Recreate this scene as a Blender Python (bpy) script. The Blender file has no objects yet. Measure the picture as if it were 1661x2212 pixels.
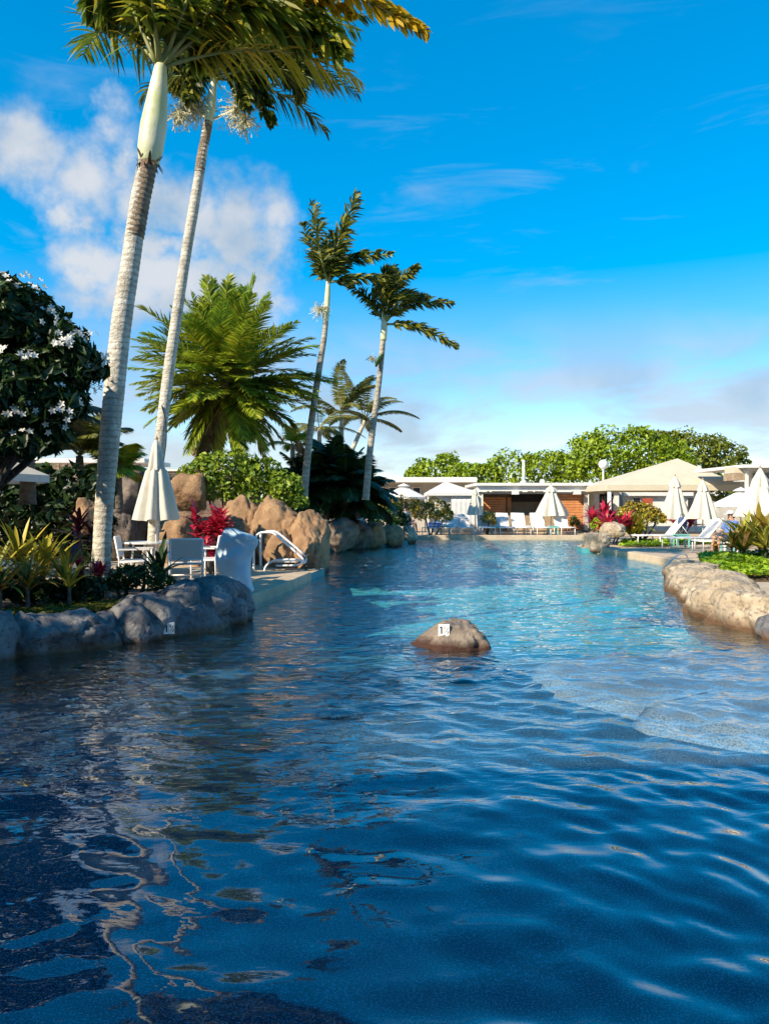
import bpy, bmesh, math, random
import numpy as np
from mathutils import Vector, Matrix, Euler, noise
R = math.radians
random.seed(7); rng = np.random.default_rng(7)
S = bpy.context.scene
COL = S.collection

# ------------------------------------------------------------------ camera, sky, sun, exposure
K, HZ, EYE = 1661.0, 1090.0, 1.6           # focal length in photo pixels, horizon row, eye height above the water
cd = bpy.data.cameras.new('camera'); cam = bpy.data.objects.new('camera', cd); COL.objects.link(cam)
cam.location = (0, 0, EYE); cam.rotation_euler = (R(90), 0, 0)
cd.sensor_fit = 'HORIZONTAL'; cd.sensor_width = 36; cd.lens = 36; cd.shift_y = -16/1661
cd.clip_start = .05; cd.clip_end = 3000
S.camera = cam
S.view_settings.view_transform = 'Standard'; S.view_settings.look = 'None'
S.view_settings.exposure = 0.80; S.view_settings.gamma = 1; S.view_settings.use_curve_mapping = False
S.cycles.max_bounces = 8; S.cycles.transparent_max_bounces = 12
SUN_EL, SUN_AZ = R(35), R(49)              # azimuth measured from behind the camera towards its left
sv = Vector((-math.sin(SUN_AZ)*math.cos(SUN_EL), -math.cos(SUN_AZ)*math.cos(SUN_EL), math.sin(SUN_EL)))
sl = bpy.data.lights.new('sun', 'SUN'); so = bpy.data.objects.new('sun', sl); COL.objects.link(so)
sl.energy = 5.0; sl.angle = R(.5); sl.color = (1, .86, .66)
so.rotation_euler = sv.to_track_quat('Z', 'Y').to_euler(); so.location = (-30, -30, 40)

W = bpy.data.worlds.new('World'); S.world = W; W.use_nodes = True
def build_world():
    nt = W.node_tree; N = nt.nodes; L = nt.links; N.clear()
    def node(t, **kw):
        n = N.new(t)
        for k, v in kw.items(): setattr(n, k, v)
        return n
    def math_(op, a, b=None, c=None, clamp=False):
        n = node('ShaderNodeMath', operation=op, use_clamp=clamp)
        for i, x in enumerate((a, b, c)):
            if x is None: continue
            if isinstance(x, (int, float)): n.inputs[i].default_value = x
            else: L.new(x, n.inputs[i])
        return n.outputs[0]
    def vmath(op, a, b):
        n = node('ShaderNodeVectorMath', operation=op)
        for i, x in enumerate((a, b)):
            if isinstance(x, tuple): n.inputs[i].default_value = x
            else: L.new(x, n.inputs[i])
        return n
    def mapr(x, a, b, c, d, t='SMOOTHSTEP'):
        n = node('ShaderNodeMapRange', interpolation_type=t)
        L.new(x, n.inputs[0])
        for i, q in enumerate((a, b, c, d)): n.inputs[i+1].default_value = q
        return n.outputs[0]
    def noise_(vec, scale, detail=6, rough=.55, dist=0):
        n = node('ShaderNodeTexNoise'); L.new(vec, n.inputs['Vector'])
        n.inputs['Scale'].default_value = scale; n.inputs['Detail'].default_value = detail
        n.inputs['Roughness'].default_value = rough; n.inputs['Distortion'].default_value = dist
        return n.outputs['Fac']
    sky = node('ShaderNodeTexSky', sky_type='NISHITA', sun_disc=False)
    sky.sun_elevation = SUN_EL; sky.sun_rotation = math.pi + SUN_AZ
    sky.air_density = 1.0; sky.dust_density = 0; sky.ozone_density = 3.5; sky.altitude = 0
    hs = node('ShaderNodeHueSaturation'); hs.inputs['Saturation'].default_value = 1.5; hs.inputs['Hue'].default_value = .507
    L.new(sky.outputs[0], hs.inputs['Color'])
    bg = node('ShaderNodeBackground'); bg.inputs[1].default_value = .132
    gm = node('ShaderNodeGamma'); gm.inputs[1].default_value = .73; L.new(hs.outputs[0], gm.inputs[0])
    sc_ = vmath('MULTIPLY', gm.outputs[0], (1.43, 1.43, 1.43)).outputs[0]
    L.new(sc_, bg.inputs[0])
    tc = node('ShaderNodeTexCoord'); d = tc.outputs['Generated']
    sep = node('ShaderNodeSeparateXYZ'); L.new(d, sep.inputs[0])
    az = math_('ARCTAN2', sep.outputs[0], sep.outputs[1]); el = math_('ARCSINE', sep.outputs[2])
    cb = node('ShaderNodeCombineXYZ'); L.new(az, cb.inputs[0]); L.new(el, cb.inputs[1]); c = cb.outputs[0]
    n1 = noise_(d, 5.5, 9, .55, .25)
    n2 = noise_(d, 13, 6, .55)
    def ang(u, v):
        a = math.atan((u-830.5)/K); return a, math.atan((HZ-v)/K*math.cos(a))
    blobs = [(-60,300,150,75),(70,320,120,80),(185,385,130,80),(270,335,85,70),(330,400,120,75),(395,450,130,75),(480,500,120,85),
             (170,480,70,60),(190,570,85,75),(240,640,150,60),(360,620,140,70),(470,650,140,70),(560,700,100,55),(520,580,90,70),(340,540,90,60)]
    wn = node('ShaderNodeTexNoise'); L.new(d, wn.inputs['Vector']); wn.inputs['Scale'].default_value = 7; wn.inputs['Detail'].default_value = 7; wn.inputs['Roughness'].default_value = .6
    wv = vmath('SUBTRACT', wn.outputs['Color'], (.5, .5, .5)).outputs[0]
    wv = vmath('MULTIPLY', wv, (.26, .19, 0)).outputs[0]
    cw = vmath('ADD', c, wv).outputs[0]
    big = None
    for (u, v, ru, rv) in blobs:
        a, e = ang(u, v)
        q = vmath('SUBTRACT', cw, (a, e, 0)).outputs[0]
        q = vmath('MULTIPLY', q, (K/ru*1.05, K/rv*.95, 0)).outputs[0]
        ln = node('ShaderNodeVectorMath', operation='LENGTH'); L.new(q, ln.inputs[0])
        m = mapr(ln.outputs['Value'], 0, 1.75, 1, 0, 'LINEAR')
        big = m if big is None else math_('MAXIMUM', big, m)
    bn = math_('ADD', big, math_('MULTIPLY', math_('SUBTRACT', n1, .5), 1.9))
    bn = math_('ADD', bn, math_('MULTIPLY', math_('SUBTRACT', n2, .5), .55))
    dens = math_('MULTIPLY', mapr(bn, .26, .92, 0, 1), mapr(big, .02, .3, 0, 1))
    # low cloud bank all round the horizon
    sc = vmath('MULTIPLY', c, (2.6, 7.5, 0)).outputs[0]
    n3 = noise_(sc, 1.9, 8, .55, .3)
    lo = math_('MULTIPLY', mapr(el, .0, .045, .45, 1), mapr(el, .13, .26, 1, 0))
    low = math_('MULTIPLY', mapr(n3, .35, .60, 0, .88), lo)
    sc2 = vmath('MULTIPLY', c, (1.6, 9, 0)).outputs[0]
    n4 = noise_(sc2, 2.3, 7, .6, .6)
    wis = math_('MULTIPLY', mapr(n4, .54, .78, 0, .35), mapr(el, .08, .16, .2, 1))
    wis = math_('MULTIPLY', wis, mapr(el, .34, .6, 1, .15))
    dens = math_('MAXIMUM', dens, math_('MAXIMUM', low, wis))
    dens = math_('MULTIPLY', dens, .93, clamp=True)
    sh = noise_(d, 7.5, 5, .5, .2)
    shd = mapr(math_('ADD', sh, math_('MULTIPLY', dens, .12)), .42, .68, 0, 1)
    mixc = node('ShaderNodeMix', data_type='RGBA')
    shd = math_('MULTIPLY', shd, mapr(big, 0, .3, .5, 1))
    L.new(shd, mixc.inputs[0]); mixc.inputs[6].default_value = (.47, .60, .75, 1); mixc.inputs[7].default_value = (.84, .86, .90, 1)
    bc = node('ShaderNodeBackground'); bc.inputs[1].default_value = .52; L.new(mixc.outputs[2], bc.inputs[0])
    ms = node('ShaderNodeMixShader'); L.new(dens, ms.inputs[0]); L.new(bg.outputs[0], ms.inputs[1]); L.new(bc.outputs[0], ms.inputs[2])
    out = node('ShaderNodeOutputWorld'); L.new(ms.outputs[0], out.inputs[0])
build_world()

# ------------------------------------------------------------------ helpers
def P(u, v, Y): return Vector(((u-830.5)/K*Y, Y, EYE-(v-HZ)/K*Y))
def G(u, v, z=.15):
    Y = (EYE-z)*K/(v-HZ); return Vector(((u-830.5)/K*Y, Y, z))

class MB:
    def __init__(s): s.v = []; s.f = []
    def add(s, vs, fs):
        o = len(s.v); s.v += [Vector(x) for x in vs]; s.f += [tuple(o+i for i in f) for f in fs]; return s
    def box(s, c, d, rz=0, rx=0, ry=0):
        m = Matrix.Translation(c) @ Euler((rx, ry, rz)).to_matrix().to_4x4()
        x, y, z = d[0]/2, d[1]/2, d[2]/2
        vs = [m @ Vector((a*x, b*y, q*z)) for a in (-1, 1) for b in (-1, 1) for q in (-1, 1)]
        return s.add(vs, [(0,1,3,2),(4,6,7,5),(0,4,5,1),(2,3,7,6),(0,2,6,4),(1,5,7,3)])
    def tube(s, pts, rad, n=8, cap=True):
        pts = [Vector(p) for p in pts]; k = len(pts)
        if not hasattr(rad, '__len__'): rad = [rad]*k
        o = len(s.v); up = None
        for i, p in enumerate(pts):
            t = (pts[min(i+1, k-1)]-pts[max(i-1, 0)]).normalized()
            if up is None: up = t.orthogonal().normalized()
            up = (up-t*up.dot(t)).normalized(); b = t.cross(up)
            for j in range(n):
                a = 2*math.pi*j/n; s.v.append(p+(up*math.cos(a)+b*math.sin(a))*rad[i])
        for i in range(k-1):
            for j in range(n):
                s.f.append((o+i*n+j, o+i*n+(j+1) % n, o+(i+1)*n+(j+1) % n, o+(i+1)*n+j))
        if cap: s.f.append(tuple(o+j for j in reversed(range(n)))); s.f.append(tuple(o+(k-1)*n+j for j in range(n)))
        return s
    def rings(s, rows, cap=True):
        o = len(s.v); n = len(rows[0])
        for r in rows: s.v += [Vector(p) for p in r]
        for i in range(len(rows)-1):
            for j in range(n):
                s.f.append((o+i*n+j, o+i*n+(j+1) % n, o+(i+1)*n+(j+1) % n, o+(i+1)*n+j))
        if cap: s.f.append(tuple(o+j for j in reversed(range(n)))); s.f.append(tuple(o+(len(rows)-1)*n+j for j in range(n)))
        return s

def link(name, me, mat, parent=None, smooth=False):
    if mat is not None: me.materials.append(mat)
    if smooth: me.polygons.foreach_set('use_smooth', [True]*len(me.polygons))
    o = bpy.data.objects.new(name, me); COL.objects.link(o)
    if parent is not None: o.parent = parent
    return o
def obj(name, mb, mat, parent=None, smooth=False, org=None):
    """one mesh object; vertices are given in world space, or relative to org / the parent's own location"""
    me = bpy.data.meshes.new(name)
    off = org if org is not None else (world_loc(parent) if parent is not None else Vector((0, 0, 0)))
    me.from_pydata([v-off for v in mb.v], [], mb.f); me.update()
    o = link(name, me, mat, parent, smooth)
    if org is not None and parent is None: o.location = org
    return o
def world_loc(o):
    l = Vector((0, 0, 0))
    while o is not None: l += o.location; o = o.parent
    return l
def obj_np(name, v, f, mat, parent=None, smooth=False):
    me = bpy.data.meshes.new(name)
    if parent is not None: v = v-np.array(world_loc(parent))
    f = np.asarray(f, dtype=np.int32); n, k = f.shape
    me.vertices.add(len(v)); me.vertices.foreach_set('co', np.asarray(v, dtype=np.float32).ravel())
    me.loops.add(n*k); me.loops.foreach_set('vertex_index', f.ravel())
    me.polygons.add(n); me.polygons.foreach_set('loop_start', np.arange(0, n*k, k, dtype=np.int32))
    me.update(calc_edges=True); me.validate()
    return link(name, me, mat, parent, smooth)
def tag(o, label, cat, group=None):
    o['label'] = label; o['category'] = cat
    if group: o['group'] = group
    return o
def thing(name, loc, label, cat, group=None):
    o = bpy.data.objects.new(name, None); o.empty_display_size = .1; COL.objects.link(o); o.location = loc
    return tag(o, label, cat, group)
def struct(o, kind='structure'): o['kind'] = kind; return o
def kids(o): return [c for c in bpy.data.objects if c.parent is o]
def copy_tree(o, loc=None, rz=None, label=None, group=None, parent=None, sc=None):
    c = o.copy(); COL.objects.link(c)
    if parent is not None: c.parent = parent
    if loc is not None: c.location = loc
    if rz is not None: c.rotation_euler = (0, 0, rz)
    if sc is not None: c.scale = (sc, sc, sc)
    if label: c['label'] = label
    if group: c['group'] = group
    for k in kids(o): copy_tree(k, parent=c)
    return c

# ------------------------------------------------------------------ materials
def mat(name, c1, c2=None, scale=4., rough=.6, bump=0., bscale=20., metal=0., detail=5., spec=.4, lo=.35, hi=.65, trans=0., stain=None, fine=None):
    m = bpy.data.materials.new(name); m.use_nodes = True
    nt = m.node_tree; N = nt.nodes; L = nt.links; b = N['Principled BSDF']
    b.inputs['Roughness'].default_value = rough; b.inputs['Metallic'].default_value = metal
    b.inputs['Specular IOR Level'].default_value = spec
    tc = N.new('ShaderNodeTexCoord')
    colo = None
    if c2 is not None:
        n = N.new('ShaderNodeTexNoise'); n.inputs['Scale'].default_value = scale; n.inputs['Detail'].default_value = detail
        n.inputs['Roughness'].default_value = .6
        L.new(tc.outputs['Object'], n.inputs['Vector'])
        r = N.new('ShaderNodeValToRGB'); r.color_ramp.elements[0].position = lo; r.color_ramp.elements[1].position = hi
        r.color_ramp.elements[0].color = (*c1, 1); r.color_ramp.elements[1].color = (*c2, 1)
        L.new(n.outputs['Fac'], r.inputs[0]); colo = r.outputs[0]
        if fine is not None:     # second, fine speckle colour
            n2 = N.new('ShaderNodeTexNoise'); n2.inputs['Scale'].default_value = fine[1]; n2.inputs['Detail'].default_value = 4
            L.new(tc.outputs['Object'], n2.inputs['Vector'])
            mr = N.new('ShaderNodeMapRange'); mr.inputs[1].default_value = fine[2]; mr.inputs[2].default_value = fine[3]
            L.new(n2.outputs['Fac'], mr.inputs[0])
            mx = N.new('ShaderNodeMix'); mx.data_type = 'RGBA'; L.new(mr.outputs[0], mx.inputs[0]); L.new(colo, mx.inputs[6])
            mx.inputs[7].default_value = (*fine[0], 1); colo = mx.outputs[2]
        if stain is not None:    # water-line stain: (colour, z low, z high) in world height
            ge = N.new('ShaderNodeNewGeometry'); sp = N.new('ShaderNodeSeparateXYZ'); L.new(ge.outputs['Position'], sp.inputs[0])
            ad = N.new('ShaderNodeMath'); ad.operation = 'MULTIPLY_ADD'; L.new(n.outputs['Fac'], ad.inputs[0]); ad.inputs[1].default_value = .14
            L.new(sp.outputs[2], ad.inputs[2])
            mr = N.new('ShaderNodeMapRange'); mr.inputs[1].default_value = stain[1]+.07; mr.inputs[2].default_value = stain[2]+.07
            mr.inputs[3].default_value = 1; mr.inputs[4].default_value = 0; L.new(ad.outputs[0], mr.inputs[0])
            mx = N.new('ShaderNodeMix'); mx.data_type = 'RGBA'; L.new(mr.outputs[0], mx.inputs[0]); L.new(colo, mx.inputs[6])
            mx.inputs[7].default_value = (*stain[0], 1); colo = mx.outputs[2]
        L.new(colo, b.inputs['Base Color'])
    else: b.inputs['Base Color'].default_value = (*c1, 1)
    if bump:
        n = N.new('ShaderNodeTexNoise'); n.inputs['Scale'].default_value = bscale; n.inputs['Detail'].default_value = 8; n.inputs['Roughness'].default_value = .65
        L.new(tc.outputs['Object'], n.inputs['Vector'])
        bp = N.new('ShaderNodeBump'); bp.inputs['Strength'].default_value = bump; bp.inputs['Distance'].default_value = .075
        L.new(n.outputs['Fac'], bp.inputs['Height']); L.new(bp.outputs[0], b.inputs['Normal'])
    if trans:
        t = N.new('ShaderNodeBsdfTranslucent')
        if colo is not None: L.new(colo, t.inputs[0])
        else: t.inputs[0].default_value = (*c1, 1)
        ms = N.new('ShaderNodeMixShader'); ms.inputs[0].default_value = trans
        L.new(b.outputs[0], ms.inputs[1]); L.new(t.outputs[0], ms.inputs[2]); L.new(ms.outputs[0], N['Material Output'].inputs[0])
    return m
def trunkmat(name, c1, c2, line, gap=.085):
    m = mat(name, c1, c2, 5, .85, .6, 16, lo=.3, hi=.66)
    nt = m.node_tree; N = nt.nodes; L = nt.links; b = N['Principled BSDF']; tc = next(n for n in N if n.type == 'TEX_COORD')
    src = b.inputs['Base Color'].links[0].from_socket
    w = N.new('ShaderNodeTexWave'); w.wave_type = 'BANDS'; w.bands_direction = 'Z'; w.inputs['Scale'].default_value = .314/gap
    w.inputs['Distortion'].default_value = 3.2; w.inputs['Detail'].default_value = 3; w.inputs['Detail Scale'].default_value = 4
    L.new(tc.outputs['Object'], w.inputs['Vector'])
    mr = N.new('ShaderNodeMapRange'); mr.inputs[1].default_value = .80; mr.inputs[2].default_value = .98; L.new(w.outputs['Fac'], mr.inputs[0])
    mp = N.new('ShaderNodeMapping'); mp.inputs['Scale'].default_value = (5, 5, 26); L.new(tc.outputs['Object'], mp.inputs[0])
    n = N.new('ShaderNodeTexNoise'); n.inputs['Scale'].default_value = 1.6; n.inputs['Detail'].default_value = 6; L.new(mp.outputs[0], n.inputs[0])
    m2 = N.new('ShaderNodeMapRange'); m2.inputs[1].default_value = .54; m2.inputs[2].default_value = .68; L.new(n.outputs['Fac'], m2.inputs[0])
    ma = N.new('ShaderNodeMath'); ma.operation = 'MAXIMUM'; L.new(mr.outputs[0], ma.inputs[0]); L.new(m2.outputs[0], ma.inputs[1])
    mu = N.new('ShaderNodeMath'); mu.operation = 'MULTIPLY'; L.new(ma.outputs[0], mu.inputs[0]); mu.inputs[1].default_value = .5
    mx = N.new('ShaderNodeMix'); mx.data_type = 'RGBA'; L.new(mu.outputs[0], mx.inputs[0]); L.new(src, mx.inputs[6]); mx.inputs[7].default_value = (*line, 1)
    L.new(mx.outputs[2], b.inputs['Base Color'])
    return m
def leafmat(name, cols, trans=.3, rough=.42, spec=.35, island=True, patch=0.):
    """leaf colour varies from leaf to leaf"""
    m = bpy.data.materials.new(name); m.use_nodes = True
    nt = m.node_tree; N = nt.nodes; L = nt.links; b = N['Principled BSDF']
    b.inputs['Roughness'].default_value = rough; b.inputs['Specular IOR Level'].default_value = spec
    if island:
        g = N.new('ShaderNodeNewGeometry'); fac = g.outputs['Random Per Island']
    else:
        g = N.new('ShaderNodeObjectInfo'); fac = g.outputs['Random']
    if patch:
        tc = N.new('ShaderNodeTexCoord'); n = N.new('ShaderNodeTexNoise'); n.inputs['Scale'].default_value = patch
        L.new(tc.outputs['Object'], n.inputs['Vector'])
        a = N.new('ShaderNodeMath'); a.operation = 'ADD'; L.new(fac, a.inputs[0]); L.new(n.outputs['Fac'], a.inputs[1])
        q = N.new('ShaderNodeMath'); q.operation = 'MULTIPLY_ADD'; L.new(a.outputs[0], q.inputs[0]); q.inputs[1].default_value = .9; q.inputs[2].default_value = -.4
        fac = q.outputs[0]
    r = N.new('ShaderNodeValToRGB'); el = r.color_ramp.elements
    while len(el) < len(cols): el.new(.5)
    for i, cc in enumerate(cols):
        el[i].position = i/(len(cols)-1); el[i].color = (*cc, 1)
    L.new(fac, r.inputs[0]); L.new(r.outputs[0], b.inputs['Base Color'])
    t = N.new('ShaderNodeBsdfTranslucent'); L.new(r.outputs[0], t.inputs[0])
    ms = N.new('ShaderNodeMixShader'); ms.inputs[0].default_value = trans
    L.new(b.outputs[0], ms.inputs[1]); L.new(t.outputs[0], ms.inputs[2]); L.new(ms.outputs[0], N['Material Output'].inputs[0])
    return m

MT = dict(
    white=mat('white_paint', (.70,.69,.66), (.60,.59,.56), 3, .45),
    metal=mat('white_metal', (.78,.78,.76), None, rough=.3),
    canvas=mat('canvas', (.68,.64,.54), (.60,.57,.48), 9, .85, .15, 300, trans=.16),
    canvas_white=mat('canvas_white', (.70,.70,.68), (.62,.62,.61), 6, .85, .1, 200, trans=.14),
    cream=mat('cream_roof', (.54,.48,.36), (.48,.43,.32), 1.5, .8, .1, 60),
    sling=mat('sling_mesh', (.62,.60,.58), (.54,.52,.50), 40, .8),
    teal=mat('teal_plastic', (.16,.46,.42), (.20,.52,.47), 5, .4),
    boulder=mat('boulder', (.17,.095,.048), (.36,.225,.118), 2.6, .85, .9, 5, lo=.3, hi=.66, fine=((.20,.11,.06), 24, .55, .72), stain=((.035,.022,.014), 0.0, .14)),
    coping_rock=mat('coping_rock', (.07,.073,.082), (.27,.26,.255), 3.2, .75, .8, 6, lo=.3, hi=.68, fine=((.06,.065,.075), 17, .53, .7), stain=((.16,.075,.03), .0, .10)),
    pale_rock=mat('pale_rock', (.30,.235,.155), (.48,.40,.295), 2.6, .8, .9, 6, fine=((.17,.135,.10), 16, .52, .68), stain=((.11,.06,.028), .04, .2)),
    mid_rock=mat('mid_rock', (.15,.125,.105), (.29,.23,.175), 4, .85, .9, 7, fine=((.13,.11,.09), 26, .55, .72), stain=((.05,.02,.012), .03, .12)),
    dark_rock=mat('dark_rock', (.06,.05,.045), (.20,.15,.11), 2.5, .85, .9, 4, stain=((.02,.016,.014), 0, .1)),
    deck=mat('deck_concrete', (.42,.30,.19), (.54,.42,.29), 2.2, .8, .3, 40),
    plaster=mat('wall_plaster', (.04,.20,.23), (.06,.26,.28), 3, .8),
    edge=mat('coping_concrete', (.40,.31,.21), (.50,.40,.28), 3, .75, .3, 30),
    soil=mat('soil', (.03,.022,.014), (.08,.055,.03), 6, .95, .8, 20),
    earth=mat('earth', (.10,.10,.05), (.18,.16,.09), .3, .95),
    wood=mat('cedar', (.44,.17,.06), (.58,.25,.095), 5, .6, .3, 20),
    wood_pale=mat('weathered_wood', (.26,.19,.12), (.38,.29,.19), 4, .75, .3, 20),
    dark=mat('dark_interior', (.02,.02,.022), None, rough=.7),
    black=mat('black_metal', (.02,.02,.02), None, rough=.4),
    glass=mat('dark_glass', (.02,.025,.03), None, rough=.06, spec=.6),
    wall=mat('painted_wall', (.72,.70,.66), (.64,.62,.58), 2, .8, .1, 30),
    greywall=mat('grey_wall', (.36,.34,.31), (.44,.42,.38), 2, .85, .2, 20),
    cover=mat('vinyl_cover', (.32,.45,.54), (.42,.54,.62), 3, .42, .2, 7),
    trunk=trunkmat('palm_trunk', (.34,.31,.25), (.68,.64,.54), (.20,.16,.11)),
    trunk_grey=trunkmat('palm_trunk_grey', (.20,.18,.14), (.48,.44,.36), (.10,.08,.06), .15),
    trunk_brown=trunkmat('palm_trunk_brown', (.16,.11,.07), (.32,.25,.17), (.05,.035,.025), .07),
    shaft=mat('crownshaft', (.46,.50,.22), (.66,.63,.44), 2.2, .4, .15, 12),
    husk=mat('dry_husk', (.10,.06,.03), (.24,.15,.08), 12, .9, .8, 20),
    bark=mat('bark', (.09,.075,.06), (.2,.17,.14), 9, .9, .7, 18),
    bark_dark=mat('dark_bark', (.03,.026,.022), (.075,.065,.055), 9, .9, .7, 18),
    rachis=mat('frond_stalk', (.20,.22,.06), (.30,.28,.10), 6, .5),
    flower_spray=mat('flower_spray', (.66,.62,.44), (.52,.50,.30), 8, .7),
    petal=mat('petal', (.84,.82,.74), None, rough=.5, trans=.25),
    tile=mat('ceramic_tile', (.82,.82,.78), None, rough=.25), ink=mat('black_ink', (.03,.03,.035), None, rough=.5),
    steel=mat('steel', (.62,.62,.60), None, rough=.28, metal=.7),
    blue=mat('blue_cloth', (.08,.16,.42), (.12,.22,.5), 8, .8), navy=mat('navy_cloth', (.03,.06,.14), (.05,.09,.2), 8, .8),
    skin=mat('skin', (.42,.24,.16), None, rough=.5), hair=mat('hair', (.02,.015,.012), None, rough=.5),
    red=mat('rust_red', (.30,.06,.03), (.38,.09,.05), 5, .6), orange=mat('orange_bract', (.7,.26,.03), None, rough=.5),
    L_royal=leafmat('royal_leaf', [(.04,.065,.008),(.10,.15,.014),(.22,.27,.02),(.55,.44,.04)], .5),
    L_gold=leafmat('gold_leaf', [(.22,.19,.015),(.62,.40,.02),(.75,.50,.03),(.65,.44,.03)], .5),
    L_clump=leafmat('clump_leaf', [(.07,.12,.01),(.21,.29,.018),(.36,.42,.025),(.36,.30,.03)], .32),
    L_clump2=leafmat('clump_leaf_bright', [(.16,.27,.02),(.24,.37,.03),(.30,.38,.03)], .4),
    L_wind=leafmat('windblown_leaf', [(.018,.035,.006),(.055,.08,.012),(.14,.16,.02),(.32,.29,.03)], .38),
    L_small=leafmat('small_palm_leaf', [(.04,.055,.012),(.13,.14,.022),(.24,.21,.04)], .3),
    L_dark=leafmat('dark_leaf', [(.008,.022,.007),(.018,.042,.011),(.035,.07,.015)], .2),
    L_plum=leafmat('plumeria_leaf', [(.012,.03,.008),(.025,.055,.013),(.05,.09,.018)], .2),
    L_hedge=leafmat('hedge_leaf', [(.06,.12,.012),(.17,.26,.02),(.31,.38,.03)], .3, patch=1.2),
    L_tree=leafmat('tree_leaf', [(.10,.17,.008),(.21,.31,.012),(.34,.42,.022)], .3, patch=.5),
    L_tree2=leafmat('olive_tree_leaf', [(.07,.10,.012),(.15,.19,.018),(.24,.26,.03)], .3, patch=.5),
    L_cover=leafmat('groundcover_leaf', [(.18,.30,.012),(.29,.45,.018),(.38,.50,.03)], .3, patch=1.5),
    L_crot=leafmat('croton_leaf', [(.28,.22,.02),(.52,.38,.04),(.20,.20,.025),(.16,.07,.02)], .25, patch=1.5),
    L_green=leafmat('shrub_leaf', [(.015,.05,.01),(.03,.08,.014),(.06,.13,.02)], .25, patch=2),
    B_yel=leafmat('yellow_blade', [(.38,.32,.03),(.52,.42,.05),(.26,.28,.03),(.16,.15,.03)], .25, island=False),
    B_olive=leafmat('olive_blade', [(.07,.08,.015),(.20,.18,.02),(.32,.24,.03),(.14,.06,.02)], .25, island=False),
    B_red=leafmat('red_blade', [(.42,.015,.04),(.62,.04,.09),(.28,.01,.035),(.58,.08,.13)], .3, island=False),
    B_maroon=leafmat('maroon_blade', [(.06,.008,.016),(.12,.012,.025),(.20,.02,.03)], .25, island=False),
    B_dark=leafmat('dark_blade', [(.01,.03,.01),(.02,.05,.014),(.04,.07,.016)], .2, island=False),
    grass=leafmat('grass_blade', [(.12,.13,.02),(.22,.21,.03),(.16,.18,.02)], .3),
)

# ------------------------------------------------------------------ pool, water, decks
POOL = [(-6.6,.9),(-6.6,5.6),(-5.9,6.75),(-4.3,8.35),(-3.4,9.05),(-2.8,9.75),(-2.3,10.95),(-1.85,13.6),(-1.57,16.1),(-1.38,17.6),(-1.55,20.5),(-2.6,23.2),
        (-3,27),(-1.8,28.7),(0,28.9),(1.0,31.2),(1.35,35.4),(9.4,35.4),(8.2,30.5),(6.75,27),(6.6,25.7),(7.2,24.8),(7.45,21.5),(7.5,19.4),(7.1,17.6),(6.5,16),
        (5.85,14),(5.1,11.9),(4.95,10.1),(5.3,8.9),(6.7,7.5),(9.2,5),(9.2,.9)]
def inside(poly, x, y):
    x = np.asarray(x); y = np.asarray(y); r = np.zeros(x.shape, bool)
    for i in range(len(poly)):
        x1, y1 = poly[i]; x2, y2 = poly[i-1]
        with np.errstate(divide='ignore', invalid='ignore'):
            r ^= ((y1 > y) != (y2 > y)) & (x < (x2-x1)*(y-y1)/(y2-y1+1e-12)+x1)
    return r
def polygon_ring(name, outer, hole, z, m):
    bm = bmesh.new(); es = []
    for loop in (outer, hole):
        vs = [bm.verts.new((x, y, z)) for x, y in loop]
        es += [bm.edges.new((vs[i], vs[(i+1) % len(vs)])) for i in range(len(vs))]
    bmesh.ops.triangle_fill(bm, use_beauty=True, edges=es)
    bmesh.ops.recalc_face_normals(bm, faces=bm.faces)
    for f in bm.faces:
        if f.normal.z < 0: f.normal_flip()
    me = bpy.data.meshes.new(name); bm.to_mesh(me); bm.free()
    return struct(link(name, me, m))
DK = [(-45,-14),(45,-14),(45,62),(-45,62)]
polygon_ring('pool_deck', DK, POOL, .15, MT['deck'])
polygon_ring('ground', [(-900,-900),(900,-900),(900,900),(-900,900)], DK, .14, MT['earth'])
mb = MB()
for i in range(len(POOL)):
    (x1, y1), (x2, y2) = POOL[i], POOL[(i+1) % len(POOL)]
    mb.add([(x1,y1,.15),(x2,y2,.15),(x2,y2,-1.7),(x1,y1,-1.7)], [(0,1,2,3)])
struct(obj('pool_wall', mb, MT['plaster']))
# raised coping lip along the straight edges
def coping(pts, w=.34, z0=-.06, z1=.185):
    mb = MB(); pts = [Vector((x, y, 0)) for x, y in pts]; rows = []
    for i, p in enumerate(pts):
        t = (pts[min(i+1, len(pts)-1)]-pts[max(i-1, 0)]).normalized(); n = Vector((-t.y, t.x, 0))
        a = p-n*.035; b = p+n*w
        rows.append([Vector((a.x,a.y,z0)), Vector((a.x,a.y,z1-.02)), Vector((a.x+n.x*.02,a.y+n.y*.02,z1)), Vector((b.x,b.y,z1)), Vector((b.x,b.y,z0))])
    mb.rings(rows); return mb
def sub(poly, n=6):
    o = []
    for i in range(len(poly)-1):
        for k in range(n): o.append(tuple(poly[i][j]+(poly[i+1][j]-poly[i][j])*k/n for j in (0, 1)))
    return o+[poly[-1]]
struct(obj('coping', coping(POOL[6:9]), MT['edge']))
struct(obj('coping', coping(list(reversed([(9.4,35.4),(1.35,35.4)]))), MT['edge']))
struct(obj('coping', coping([(7.5,19.4),(7.45,21.5),(7.2,24.8),(6.9,25.3)][::-1]), MT['edge']))

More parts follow.
